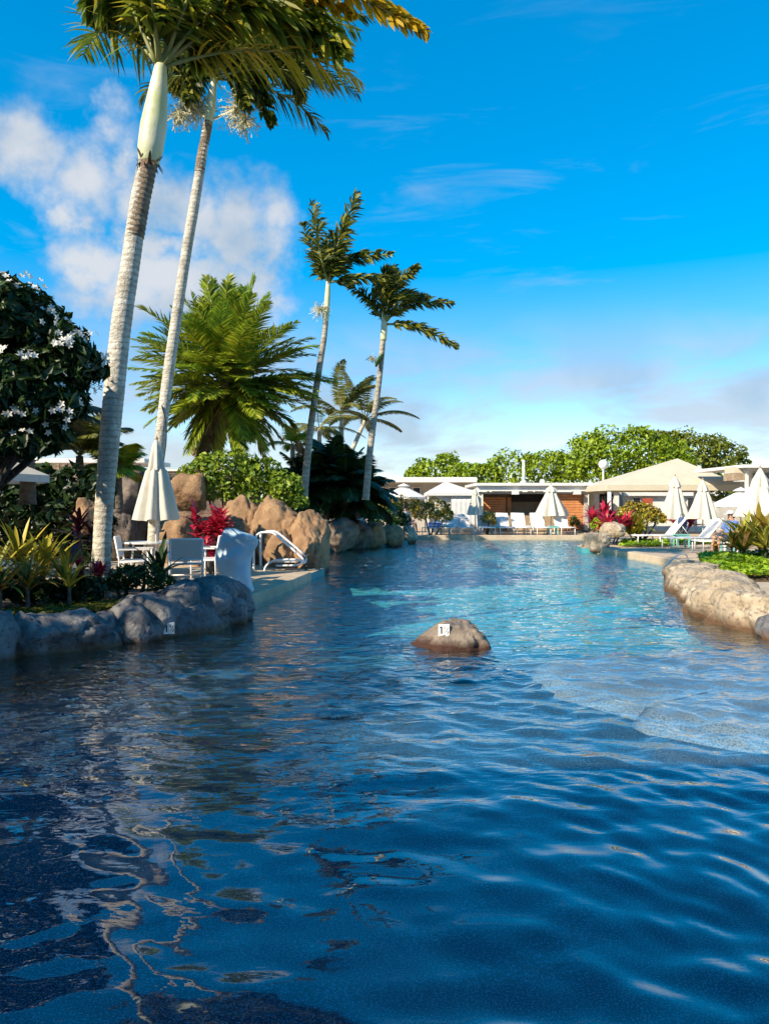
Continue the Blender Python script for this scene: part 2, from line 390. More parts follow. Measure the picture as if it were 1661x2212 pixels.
# waves: a sum of many small wave trains, mostly travelling across the pool
wd = []
for i in range(54):
    lam = .85*(.13/.85)**(rng.random()**.8)
    th = math.atan2(.9, .44)+rng.normal(0, .5) if i % 4 else rng.uniform(0, 2*math.pi)
    k = 2*math.pi/lam
    wd.append((k*math.cos(th), k*math.sin(th), rng.uniform(0, 6.28), .043*(lam/.4)**.28/k, lam))
def wave_h(x, y, minlam):
    h = np.zeros_like(x)
    wx = x+.10*np.sin(.9*y+.7*x+1)+.06*np.sin(2.3*x-1.1*y); wy = y+.10*np.sin(1.1*x-.6*y)+.05*np.sin(2.9*x+.8*y)
    for kx, ky, ph, a, lam in wd:
        if lam > minlam: h += a*np.sin(kx*wx+ky*wy+ph)
    env = .62+.38*np.sin(.8*x+.35*y+.6)*np.sin(.55*y-.3*x+2)          # calmer and livelier patches
    calm = 1/(1+np.exp(-(x+1.2+.10*(y-4))*1.4)); env = env*(.60+.40*calm)
    return h*env*np.where(y < 7, .95, np.clip(.95-.07*(y-7), .5, 1))
def grid_sheet(x0, x1, y0, y1, d, zfun, poly, marg):
    xs = np.arange(x0, x1+d*.5, d); ys = np.arange(y0, y1+d*.5, d)
    X, Y = np.meshgrid(xs, ys); v = np.stack([X, Y, zfun(X, Y)], -1).reshape(-1, 3)
    nx, ny = len(xs), len(ys)
    i = (np.arange(ny-1)[:, None]*nx+np.arange(nx-1)[None, :]).ravel()
    f = np.stack([i, i+1, i+nx+1, i+nx], -1)
    cx = v[f].mean(1)
    ok = inside(poly, cx[:, 0], cx[:, 1])
    for a in range(8):
        ok |= inside(poly, cx[:, 0]+marg*math.cos(a*.785), cx[:, 1]+marg*math.sin(a*.785))
    f = f[ok]; used = np.unique(f); mp = np.full(len(v), -1); mp[used] = np.arange(len(used))
    return v[used], mp[f]
va, fa = grid_sheet(-8.2, 9.2, .8, 8.0, .028, lambda x, y: wave_h(x, y, .12), POOL, .06)
vb, fb = grid_sheet(-8.2, 9.6, 8.0, 35.6, .07, lambda x, y: wave_h(x, y, .26), POOL, .08)
v = np.concatenate([va, vb]); f = np.concatenate([fa, fb+len(va)])
def water_mat():
    m = bpy.data.materials.new('pool_water'); m.use_nodes = True
    nt = m.node_tree; N = nt.nodes; L = nt.links; N.clear()
    tc = N.new('ShaderNodeTexCoord')
    mp = N.new('ShaderNodeMapping'); mp.inputs['Rotation'].default_value = (0, 0, R(-26)); mp.inputs['Scale'].default_value = (.6, 1.25, 1)
    L.new(tc.outputs['Object'], mp.inputs[0])
    n1 = N.new('ShaderNodeTexNoise'); n1.inputs['Scale'].default_value = 6.5; n1.inputs['Detail'].default_value = 3; n1.inputs['Distortion'].default_value = .4
    L.new(mp.outputs[0], n1.inputs[0])
    sp = N.new('ShaderNodeSeparateXYZ'); L.new(tc.outputs['Object'], sp.inputs[0])
    mr = N.new('ShaderNodeMapRange'); mr.inputs[1].default_value = 3.5; mr.inputs[2].default_value = 12; mr.inputs[3].default_value = .04; mr.inputs[4].default_value = 1.1
    L.new(sp.outputs[1], mr.inputs[0])
    bp = N.new('ShaderNodeBump'); bp.inputs['Distance'].default_value = .06
    L.new(mr.outputs[0], bp.inputs['Strength']); L.new(n1.outputs['Fac'], bp.inputs['Height'])
    ge = N.new('ShaderNodeNewGeometry'); dt = N.new('ShaderNodeVectorMath'); dt.operation = 'DOT_PRODUCT'
    L.new(ge.outputs['Incoming'], dt.inputs[0]); L.new(bp.outputs[0], dt.inputs[1])
    def mth(op, a, b):
        n = N.new('ShaderNodeMath'); n.operation = op
        for i, q in enumerate((a, b)):
            if q is None: continue
            if isinstance(q, (int, float)): n.inputs[i].default_value = q
            else: L.new(q, n.inputs[i])
        return n.outputs[0]
    fz = mth('SUBTRACT', 1.0, mth('MINIMUM', mth('ABSOLUTE', dt.outputs['Value'], None), 1.0))     # Schlick's Fresnel, the same from both sides
    fres = mth('ADD', mth('MULTIPLY', mth('POWER', fz, 3.7), .935), .065)
    gl = N.new('ShaderNodeBsdfGlossy'); gl.inputs['Roughness'].default_value = .015; gl.inputs['Color'].default_value = (1, 1, 1, 1); L.new(bp.outputs[0], gl.inputs['Normal'])
    tr = N.new('ShaderNodeBsdfTransparent'); tr.inputs[0].default_value = (.70, .90, .97, 1)
    ms = N.new('ShaderNodeMixShader'); L.new(fres, ms.inputs[0]); L.new(tr.outputs[0], ms.inputs[1]); L.new(gl.outputs[0], ms.inputs[2])
    out = N.new('ShaderNodeOutputMaterial'); L.new(ms.outputs[0], out.inputs[0])
    return m
struct(obj_np('water', v, f, water_mat(), smooth=True))
def floor_z(x, y):
    d = .32+.10*np.clip((y-2)/6, 0, 1)+.95*np.clip((y-9.5)/9, 0, 1)
    sh = np.exp(-(((x-4.2)/2.6)**2+((y-7.5)/1.9)**2)*1.2)
    return -(d-.22*sh)+.015*np.sin(1.7*x+.6*y)*np.sin(1.1*y)
vf, ff = grid_sheet(-8.2, 9.6, .8, 35.6, .3, floor_z, POOL, .45)
def floor_mat():
    m = bpy.data.materials.new('pool_plaster'); m.use_nodes = True
    nt = m.node_tree; N = nt.nodes; L = nt.links; b = N['Principled BSDF']; b.inputs['Roughness'].default_value = .8
    tc = N.new('ShaderNodeTexCoord')
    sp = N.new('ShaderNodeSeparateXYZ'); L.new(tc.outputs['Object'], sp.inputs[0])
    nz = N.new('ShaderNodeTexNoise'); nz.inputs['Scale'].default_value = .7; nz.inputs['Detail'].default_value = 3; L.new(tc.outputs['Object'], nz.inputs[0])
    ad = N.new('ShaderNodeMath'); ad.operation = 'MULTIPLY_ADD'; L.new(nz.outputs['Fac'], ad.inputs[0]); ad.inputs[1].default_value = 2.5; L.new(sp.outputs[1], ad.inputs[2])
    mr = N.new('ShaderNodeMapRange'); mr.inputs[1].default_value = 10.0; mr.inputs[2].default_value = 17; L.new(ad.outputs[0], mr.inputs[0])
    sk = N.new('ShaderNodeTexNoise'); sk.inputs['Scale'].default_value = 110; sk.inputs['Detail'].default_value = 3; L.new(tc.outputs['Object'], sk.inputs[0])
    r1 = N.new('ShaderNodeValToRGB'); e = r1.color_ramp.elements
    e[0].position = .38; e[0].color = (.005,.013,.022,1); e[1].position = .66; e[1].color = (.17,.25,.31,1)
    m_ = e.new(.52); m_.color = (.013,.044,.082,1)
    L.new(sk.outputs['Fac'], r1.inputs[0])
    # worn, sandy patches of the shallow finish
    nw = N.new('ShaderNodeTexNoise'); nw.inputs['Scale'].default_value = .55; nw.inputs['Detail'].default_value = 4; L.new(tc.outputs['Object'], nw.inputs[0])
    w = N.new('ShaderNodeMapRange'); w.inputs[1].default_value = .53; w.inputs[2].default_value = .68; w.inputs[4].default_value = .8; L.new(nw.outputs['Fac'], w.inputs[0])
    sa = N.new('ShaderNodeMix'); sa.data_type = 'RGBA'; L.new(w.outputs[0], sa.inputs[0]); L.new(r1.outputs[0], sa.inputs[6])
    r3 = N.new('ShaderNodeValToRGB'); r3.color_ramp.elements[0].position = .38; r3.color_ramp.elements[1].position = .66
    r3.color_ramp.elements[0].color = (.05,.055,.085,1); r3.color_ramp.elements[1].color = (.30,.24,.22,1); L.new(sk.outputs['Fac'], r3.inputs[0])
    L.new(r3.outputs[0], sa.inputs[7])
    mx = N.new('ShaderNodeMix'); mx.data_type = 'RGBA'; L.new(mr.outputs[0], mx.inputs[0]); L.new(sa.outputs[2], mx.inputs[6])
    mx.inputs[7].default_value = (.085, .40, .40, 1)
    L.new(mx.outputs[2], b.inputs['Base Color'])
    return m
SUN_PATCH = [(1.75,8.9),(1.85,7.9),(2.05,7.1),(2.35,6.35),(2.9,5.95),(3.8,5.75),(5.4,6.0),(6.4,6.8),(5.9,9.4),(4.6,9.6),(3.0,9.2)]
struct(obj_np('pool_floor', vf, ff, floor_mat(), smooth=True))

# pale slab added just under the surface, coloured to stand for sunlight on the floor
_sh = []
for i in range(len(SUN_PATCH)):
    a_, b_ = SUN_PATCH[i], SUN_PATCH[(i+1) % len(SUN_PATCH)]
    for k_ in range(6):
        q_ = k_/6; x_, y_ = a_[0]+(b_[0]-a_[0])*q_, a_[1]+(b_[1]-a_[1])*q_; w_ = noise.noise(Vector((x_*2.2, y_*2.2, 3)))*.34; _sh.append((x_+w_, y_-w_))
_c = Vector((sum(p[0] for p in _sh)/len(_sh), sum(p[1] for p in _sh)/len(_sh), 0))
struct(obj('sun_patch_slab', MB().rings([[Vector((_c.x+(x-_c.x)*f_, _c.y+(y-_c.y)*f_, z_)) for x, y in _sh] for f_, z_ in ((1.14,-.6),(1.05,-.28),(.95,-.17),(.6,-.14),(.1,-.135))]), mat('sun_patch_pale', (.20,.175,.19), (.40,.35,.36), 1.3, .8, .3, 30, fine=((.13,.12,.13), 60, .46, .66)), None, True))

# ------------------------------------------------------------------ rocks
def fbm(p, o=4):
    s = 0; a = 1; f = 1
    for _ in range(o): s += a*noise.noise(p*f); a *= .5; f *= 2.05
    return s
def cracks(p, w=.10):
    d = noise.voronoi(p)[0]; e = d[1]-d[0]
    return -max(0, 1-e/w)
def rock_verts(c, r, seed, sub=4, rough=.115, cuts=9, rz=0., boxy=0., keep=.8, cone=0.):
    bm = bmesh.new(); bmesh.ops.create_icosphere(bm, subdivisions=sub, radius=1)
    rd = random.Random(seed); off = Vector((seed*3.1, seed*1.7, seed*.9))
    pl = []
    for _ in range(cuts):
        n = Vector((rd.gauss(0,1), rd.gauss(0,1), rd.gauss(0,.8))).normalized(); pl.append((n, rd.uniform(.62, .92)))
    m = Matrix.Rotation(rz, 3, 'Z')
    for v in bm.verts:
        p = v.co.copy()
        if boxy:
            q = max(abs(p.x), abs(p.y), abs(p.z)); p = p.lerp(p/q*.86, boxy)
        for n, d in pl:
            s = p.dot(n)-d
            if s > 0: p -= n*s*keep
        if cone and p.z > 0: p.x = p.x*(1-cone*p.z)+.16*p.z; p.y *= 1-cone*p.z
        g = fbm(p*1.5+off, 5)
        cr = abs(noise.noise(p*2.1+off*1.3)); cr = -max(0, .10-cr)*1.0
        p = p*(1+rough*g+cr*.6+.07*cracks(p*1.5+off*.7+Vector((g, -g, g))*.25, .16)+.05*noise.cell(p*1.9+off))
        v.co = Vector(c)+m @ Vector((p.x*r[0], p.y*r[1], p.z*r[2]))
    return bm
def rock(name, c, r, seed, m, label, cat='rock', group=None, parent=None, **kw):
    bm = rock_verts(Vector((0,0,0)), r, seed, **kw)
    me = bpy.data.meshes.new(name); bm.to_mesh(me); bm.free()
    o = link(name, me, m, parent, True); o.location = c
    return tag(o, label, cat, group) if parent is None else o
def rock_px(u0, u1, v0, v1, Y, depth, seed, m, label, group=None, **kw):
    a, b = P(u0, v0, Y), P(u1, v1, Y)
    c = ((a.x+b.x)/2, Y, (a.z+b.z)/2)
    return rock('boulder', c, ((b.x-a.x)/2*1.12, depth, (a.z-b.z)/2*1.12), seed, m, label, 'boulder', group, **kw)

# long sculpted coping rocks: swept along the waterline
def ridge_rock(name, line, seed, m, label, cat='rock', group=None, n=44, per=18, rough=1.):
    """line: (x, y, half width, height, tilt)"""
    pts = [np.array(p, float) for p in line]; rows = []
    tot = (len(pts)-1)*per
    for i in range(tot+1):
        t = i/per; k = min(int(t), len(pts)-2); q = t-k; q2 = q*q*(3-2*q)
        p = pts[k]*(1-q)+pts[k+1]*q; w = pts[k][2]*(1-q2)+pts[k+1][2]*q2; h = pts[k][3]*(1-q2)+pts[k+1][3]*q2
        d = pts[k+1]-pts[k]; d = Vector((d[0], d[1], 0)).normalized(); nn = Vector((-d.y, d.x, 0))
        endf = min(1, math.sqrt(max(0, 1-(1-min(t, len(pts)-1-t)/.55)**2))) if min(t, len(pts)-1-t) < .55 else 1
        endf = .12+.88*endf
        row = []
        for j in range(n):
            a = 2*math.pi*j/n; ca, sa = math.cos(a), math.sin(a)
            ex = abs(ca)**.72*(1 if ca > 0 else -1); ez = abs(sa)**.72*(1 if sa > 0 else -1)
            z = ez*h if ez > 0 else ez*.45
            v = Vector((p[0], p[1], 0))+nn*(ex*w*endf)+Vector((0, 0, z*(endf if ez > 0 else 1)))
            o = Vector((seed, seed*2, 0))
            g = fbm(v*1.25+o, 5)*.11+fbm(v*4+o, 3)*.022
            wv_ = v+Vector((noise.noise(v*2+o), noise.noise(v*2-o), 0))*.16
            g = g*1.25+.13*cracks(Vector((wv_.x*1.25, wv_.y*1.25, wv_.z*1.1))+o, .12)+.05*noise.noise(v*.9-o)+.035*cracks(wv_*3.1+o, .2)
            ctr = Vector((p[0], p[1], h*.3)); v = v+(v-ctr).normalized()*g*rough
            row.append(v)
        rows.append(row)
    mb = MB().rings(rows); o = obj(name, mb, m, None, True, org=Vector((line[0][0], line[0][1], 0)))
    return tag(o, label, cat, group)
ridge_rock('coping_rock', [(-6.9,6.2,.42,.46),(-5.4,7.35,.44,.52),(-4.25,8.1,.42,.50),(-3.5,8.62,.40,.42),(-3.05,9.0,.34,.36)], 3, MT['coping_rock'],
           'long bluish grey coping rock running out of the picture on the left', group='grey rocks edging the pool by the plant bed')
tile_rock = ridge_rock('coping_rock', [(-3.2,8.95,.34,.40),(-2.86,9.42,.44,.50),(-2.52,10.0,.46,.58),(-2.28,10.6,.44,.60),(-2.2,11.25,.34,.40)], 8, MT['coping_rock'],
           'whale-shaped grey coping rock with a depth tile, beside the covered pool lift', group='grey rocks edging the pool by the plant bed')
ridge_rock('coping_rock', [(7.0,17.3,.5,.34),(6.45,16.0,.60,.38),(6.0,14.6,.64,.36),(5.6,13.1,.62,.44),(5.25,11.8,.5,.42)], 5, MT['pale_rock'],
           'sunlit pale coping rock below the bright green ground cover', group='pale rocks edging the pool on the sunny side')
ridge_rock('coping_rock', [(4.98,11.75,.5,.40),(4.85,10.9,.5,.46),(4.9,10.1,.5,.48),(5.2,9.3,.5,.5),(5.9,8.5,.55,.5)], 12, MT['pale_rock'],
           'pale coping rock with dark weathered hollow, nearest rock on the sunny side', group='pale rocks edging the pool on the sunny side')
rock('rock', (4.85,9.2,.0), (.36,.45,.36), 31, MT['coping_rock'], 'dark grey rounded rock in shade at the foot of the pale coping rocks', sub=4)
# rock standing in the water
midrock = rock('rock', (.79,8.8,-.05), (.54,.42,.37), 53, MT['mid_rock'], 'lone brown rock standing in the pool with a depth tile', sub=5, rough=.10, cuts=4, cone=.36)
from mathutils.bvhtree import BVHTree
def hit(o, u, v):
    """where the sight line through a photo pixel meets an object, and the surface normal there"""
    me = o.data; t = BVHTree.FromPolygons([x.co+o.location for x in me.vertices], [tuple(p.vertices) for p in me.polygons])
    d = (P(u, v, 10)-Vector((0, 0, EYE))).normalized(); r = t.ray_cast(Vector((0, 0, EYE)), d); n = Vector((0, 0, 0))
    for dx, dz in ((0,0),(10,0),(-10,0),(0,10),(0,-10)):
        q = t.ray_cast(Vector((0, 0, EYE)), (P(u+dx, v+dz, 10)-Vector((0, 0, EYE))).normalized())
        if q[0] is not None: n += q[1] if q[1].dot(d) < 0 else -q[1]
    return r[0], n.normalized()
def depth_tile(loc, label, yaw, tilt, w=.125, roll=0):
    t = thing('depth_tile', loc, label, 'tile', 'pool depth tiles on the rocks'); t.rotation_euler = (tilt, roll, yaw)
    for s in (-1, 1): obj('tile', MB().box((s*w/4, .044, 0), (w/2-.003, .1, w*1.05)), MT['tile'], t, org=Vector((0,0,0)))
    obj('numeral', MB().box((-w/4+.004, -.0085, 0), (w*.13, .003, w*.66)).box((-w/4-.010, -.0085, w*.25), (w*.12, .003, w*.1), ry=-.6), MT['ink'], t, org=Vector((0,0,0)))
    f = MB()     # the fraction one half
    f.box((w*.13, -.0085, w*.22), (w*.06, .003, w*.3)); f.box((w*.25, -.0085, 0), (w*.05, .003, w*.62), ry=.55)
    for a, b, c, d in ((.36,-.10,.12,.045),(.40,-.16,.045,.12),(.36,-.22,.12,.045),(.32,-.27,.045,.12),(.36,-.33,.14,.045)):
        f.box((w*a, -.0085, w*b), (w*c, .003, w*d))
    obj('fraction', f, MT['ink'], t, org=Vector((0,0,0)))
    return t
for o_, u_, v_, lab in ((midrock, 958, 1361, 'white 1½ depth tile on the lone rock in the pool'), (tile_rock, 368, 1357, 'white 1½ depth tile on the whale-shaped grey rock')):
    p_, n_ = hit(o_, u_, v_); t_ = depth_tile(p_+Vector((0,-.055,.005)), lab, 0, 0)
    n_ = (Vector((n_.x*.35, n_.y, min(.45, n_.z*.5)))+Vector((0, -.7, 0))).normalized(); z_ = (Vector((0, 0, 1))-n_*n_.z).normalized(); y_ = -n_; x_ = y_.cross(z_)
    t_.rotation_euler = Matrix((x_, y_, z_)).transposed().to_euler()

gB = 'tan boulders behind the pool lift'
rock_px(362,448,1022,1104,20.6,.5, 21, MT['boulder'], 'squarish tan boulder perched on top, under the green hedge', gB, boxy=.7, cuts=6, rough=.04)
rock_px(330,445,1090,1260,19.6,.8, 22, MT['boulder'], 'brown boulder carrying the squarish boulder, behind the closed umbrella', gB, cuts=8)
rock_px(405,480,1120,1260,18.4,.6, 23, MT['boulder'], 'tan boulder beside the red ti plant', gB, cuts=8)
rock_px(470,575,1085,1260,19.3,.8, 24, MT['boulder'], 'broad tan boulder behind the covered pool lift', gB, cuts=7, sub=5)
rock_px(545,665,1076,1250,18.9,.9, 26, MT['boulder'], 'tall rounded tan boulder behind the white handrail', gB, cuts=6, sub=5)
rock_px(628,712,1112,1262,18.2,.9, 27, MT['boulder'], 'tan boulder at the water, rightmost of the boulder heap', gB, cuts=8, sub=5)
rock_px(575,640,1150,1262,17.9,.4, 28, MT['boulder'], 'small low tan boulder below the white handrail', gB, cuts=9)
rock_px(160,212,1080,1150,14.5,.4, 29, MT['boulder'], 'tan boulder half hidden behind the foxtail palm trunk', gB, cuts=8)
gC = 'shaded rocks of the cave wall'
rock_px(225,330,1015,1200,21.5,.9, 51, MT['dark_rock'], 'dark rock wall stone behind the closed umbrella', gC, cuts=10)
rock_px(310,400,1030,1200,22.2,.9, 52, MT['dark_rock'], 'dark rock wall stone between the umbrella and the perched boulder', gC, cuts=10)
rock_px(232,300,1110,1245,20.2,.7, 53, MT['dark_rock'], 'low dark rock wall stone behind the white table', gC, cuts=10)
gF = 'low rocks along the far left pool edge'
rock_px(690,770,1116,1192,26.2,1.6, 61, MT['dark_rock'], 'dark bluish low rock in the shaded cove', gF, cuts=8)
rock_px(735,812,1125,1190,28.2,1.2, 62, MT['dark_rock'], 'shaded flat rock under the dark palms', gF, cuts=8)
rock_px(775,832,1128,1190,28.6,.8, 63, MT['boulder'], 'slanting brown rock slab lit by the sun, below the clipped shrub', gF, cuts=8)
rock_px(818,872,1135,1184,29.5,.8, 64, MT['boulder'], 'lumpy brown rock between the slab and the corner rock', gF, cuts=9)
rock_px(858,900,1138,1180,31.6,.6, 65, MT['pale_rock'], 'rounded rock at the corner of the far pool edge', gF, cuts=8)
rock_px(1266,1314,1150,1194,25.7,.75, 66, MT['pale_rock'], 'pale stone block at the pool corner under the red ti plants', None, boxy=.9, cuts=3, rough=.05)
rock_px(1300,1345,1128,1165,27.5,.7, 67, MT['pale_rock'], 'low pale rock sloping up behind the stone block', None, cuts=6)

# ------------------------------------------------------------------ foliage builders
def leaf_cloud(p, n, size, asp=.42, up=.3, jit=.7, fold=.12, svar=.35):
    """diamond leaves, two folded triangles each, at points p with outward normals n"""
    N = len(p); r = rng
    nn = n+r.normal(0, jit, (N, 3))+np.array([0, 0, up]); nn /= np.linalg.norm(nn, axis=1, keepdims=True)
    t = r.normal(0, 1, (N, 3)); t[:, 2] -= .25; t -= nn*(t*nn).sum(1, keepdims=True); t /= np.linalg.norm(t, axis=1, keepdims=True)
    b = np.cross(nn, t); s = size*(1+svar*r.normal(0, 1, (N, 1))).clip(.4, 1.9)
    v0 = p-t*s*.5; v2 = p+t*s*.5-nn*s*fold; m = p+nn*s*fold*.6
    v1 = m+b*s*asp*.5; v3 = m-b*s*asp*.5
    v = np.stack([v0, v1, v2, v3], 1).reshape(-1, 3)
    i = np.arange(N)[:, None]*4
    f = np.concatenate([i+np.array([[0, 1, 2]]), i+np.array([[0, 2, 3]])], 1).reshape(-1, 3)
    return v, f
def lump_points(lumps, n, shell=.35, lower=-.6, bumps=.18):
    """points spread through a set of ellipsoid lumps (c, (rx,ry,rz)), mostly near their skins"""
    ps, ns = [], []
    vol = np.array([l[1][0]*l[1][1]+l[1][0]*l[1][2]+l[1][1]*l[1][2] for l in lumps]); cnt = (vol/vol.sum()*n).astype(int)
    for (c, r), k in zip(lumps, cnt):
        d = rng.normal(0, 1, (k, 3)); d /= np.linalg.norm(d, axis=1, keepdims=True)
        d = d[d[:, 2] > lower]
        q = 1-shell*rng.random(len(d))**2.0
        ph = rng.uniform(0, 6.28, 6)
        bump = 1+bumps*(np.sin(5*d[:, 0]+ph[0])*np.sin(5*d[:, 2]+ph[1])+.6*np.sin(9*d[:, 1]+ph[2])*np.sin(8*d[:, 0]+ph[3]))
        p = np.array(c)+d*np.array(r)*(q*bump)[:, None]
        ps.append(p); ns.append(d)
    p = np.concatenate(ps); n_ = np.concatenate(ns)
    keep = np.ones(len(p), bool)
    for c, r in lumps:
        e = (((p-np.array(c))/(np.array(r)*.62))**2).sum(1); keep &= e > 1
    return p[keep], n_[keep]
def foliage(name, lumps, n, size, m, parent, asp=.42, jit=.7, **kw):
    p, nn = lump_points(lumps, n, **kw); v, f = leaf_cloud(p, nn, size, asp, jit=jit)
    return obj_np(name, v, f, m, parent)
def px_lumps(ls, Y, dy=.8):
    """lumps given as (u, v, ru, rv) in photo pixels at distance Y"""
    o = []
    for l in ls:
        u, v, ru, rv = l[:4]; yy = Y+(l[4] if len(l) > 4 else 0)
        c = P(u, v, yy); k = yy/K; o.append((tuple(c), (ru*k, max(.25, min(ru, rv)*k*dy), rv*k)))
    return o
def trunk_px(pts, Y, rad, n=10, per=8, rings=None, rd=.05):
    """tube through photo pixels (u, v[, dY]); rad in metres at each; leaf-scar rings as real grooves"""
    ps = [P(p[0], p[1], Y+(p[2] if len(p) > 2 else 0)) for p in pts]
    return spline(ps, per), rad
def spline(ps, per=8):
    o = []; k = len(ps)
    for i in range(k-1):
        p0, p1, p2, p3 = ps[max(i-1, 0)], ps[i], ps[i+1], ps[min(i+2, k-1)]
        for j in range(per):
            t = j/per
            o.append(.5*((2*p1)+(p2-p0)*t+(2*p0-5*p1+4*p2-p3)*t*t+(3*p1-p0-3*p2+p3)*t**3))
    return o+[ps[-1]]
def lerp_list(r, n):
    o = []
    for i in range(n):
        t = i/(n-1)*(len(r)-1); k = min(int(t), len(r)-2); o.append(r[k]*(1-(t-k))+r[k+1]*(t-k))
    return o
def ringed_trunk(mb, ps, rad, n=14, gap=.085, depth=.025):
    L = [0]
    for i in range(1, len(ps)): L.append(L[-1]+(ps[i]-ps[i-1]).length)
    k = int(L[-1]/gap); pts = []; rr = []; rads = lerp_list(rad, len(ps)); j = 0
    for i in range(k*3+1):
        s = L[-1]*i/(k*3)
        while j < len(L)-2 and L[j+1] < s: j += 1
        q = (s-L[j])/max(1e-6, L[j+1]-L[j]); pts.append(ps[j].lerp(ps[j+1], q))
        rr.append((rads[j]*(1-q)+rads[j+1]*q)*((1, 1-depth*.2, 1-depth)[i % 3])*(1+.02*noise.noise(Vector((s*3, 0, 0)))))
    mb.tube(pts, rr, n)
    return mb

def frond_mesh(base, d0, length, droop=.5, wind=(0,0,0), n=40, ll=.5, lw=.035, spread=1.0, lift=.25, ldroop=.5, plume=.0, rr=.022, start=.18, segs=3, rd=random, stiff=1.):
    """one palm leaf: a drooping stalk with a row of narrow leaflets down both sides"""
    mb = MB(); st = MB(); steps = 14; ds = length/steps
    p = Vector(base); d = Vector(d0).normalized(); wv = Vector(wind); pts = [p.copy()]; ds_ = [d.copy()]
    for i in range(steps):
        t = i/steps
        d = (d+(Vector((0, 0, -1))*droop*(.3+1.2*t)+wv*(.4+t))*(1.0/steps)*1.6).normalized()
        p = p+d*ds; pts.append(p.copy()); ds_.append(d.copy())
    st.tube(pts, [rr*(1-.85*i/steps) for i in range(steps+1)], 5)
    side0 = ds_[0].cross(Vector((0, 0, 1)))
    if side0.length < .1: side0 = Vector((1, 0, 0))
    side0.normalize()
    for i in range(n):
        for sgn in (-1, 1):
            t = start+(1-start)*(i+rd.random()*.6)/n
            x = t*steps; k = min(int(x), steps-1); q = x-k
            b = pts[k].lerp(pts[k+1], q); dd = ds_[k].lerp(ds_[k+1], q).normalized()
            side = (side0-dd*side0.dot(dd)).normalized(); upv = side.cross(dd).normalized()
            if upv.z < 0: upv = -upv
            prof = math.sin(math.pi*min(1, .22+.74*(t-start)/(1-start)))**.7
            L = ll*prof*rd.uniform(.85, 1.12)
            fw = .35+.75*t
            tw = rd.gauss(0, plume) if plume else 0
            ld = (side*sgn*spread*math.cos(tw)+upv*(lift+math.sin(tw)*1.0)+dd*fw).normalized()
            wdir = ld.cross(upv if not plume else (upv+side*rd.gauss(0, .5)).normalized())
            if wdir.length < 1e-3: wdir = dd.copy()
            wdir.normalize()
            q0 = b; o = len(mb.v); w = lw*rd.uniform(.8, 1.15)
            for s in range(segs+1):
                f = s/segs; ww = w*(.55+.9*f if f < .4 else (1-f)/.6*.9+.02)
                mb.v.append(q0-wdir*ww*.5); mb.v.append(q0+wdir*ww*.5)
                ld = (ld+(Vector((0, 0, -1))*ldroop+wv*.8)*(1.0/segs)).normalized(); q0 = q0+ld*(L/segs)
            for s in range(segs): mb.f.append((o+2*s, o+2*s+1, o+2*s+3, o+2*s+2))
    return mb, st
def add_frond(parent, m, *a, **k):
    fm, st = frond_mesh(*a, **k)
    fo = obj('frond', fm, m, parent); s = obj('stalk', st, MT['rachis'], fo, True)
    return fo
def dirv(az, el):
    return Vector((math.sin(az)*math.cos(el), -math.cos(az)*math.cos(el), math.sin(el)))    # az 0 = toward the camera side, +90 = right
def flower_spray(parent, c, r, n, rd, drop=.9):
    mb = MB(); c = Vector(c)
    for i in range(n):
        a = rd.uniform(0, 6.28); e = rd.uniform(-.9, 1.1)
        d = Vector((math.cos(a)*math.cos(e), math.sin(a)*math.cos(e), math.sin(e))); p = c.copy(); pts = [p]
        L = r*rd.uniform(.6, 1.15)
        for s in range(4):
            d = (d+Vector((rd.gauss(0,.16), rd.gauss(0,.16), -.22*drop))).normalized(); p = p+d*L/4; pts.append(p)
        mb.tube(pts, [.006, .008, .008, .006, .004], 3, cap=False)
        for s in range(5):                       # side twigs with buds
            b = pts[rd.randint(1, 4)]; dd = (d+Vector((rd.gauss(0,.7), rd.gauss(0,.7), rd.gauss(0,.7)))).normalized()
            mb.tube([b, b+dd*L*.22], [.006, .007], 3, cap=False)
    return obj('flower_spray', mb, MT['flower_spray'], parent)

# ------------------------------------------------------------------ the tall palms
rd = random.Random(5)
wind = Vector((.85, .15, -.1))
def tall_palm(Y, tr, trad, sh, srad, label, group, tm='trunk', n=14, ring=.085, base_z=.1):
    """tr: trunk pixels from top to bottom; sh: crownshaft pixels from bottom to top"""
    ps = spline([P(u, v, Y) for u, v in tr][::-1], 10)
    root = thing('palm_tree', Vector((ps[0].x, Y, base_z)), label, 'palm tree', group)
    obj('trunk', ringed_trunk(MB(), ps, trad[::-1], n, ring), MT[tm], root, True)
    if sh:
        q = spline([P(u, v, Y) for u, v in sh], 6)
        obj('crownshaft', MB().tube(q, lerp_list(srad, len(q)), 14), MT['shaft'], root, True)
    return root
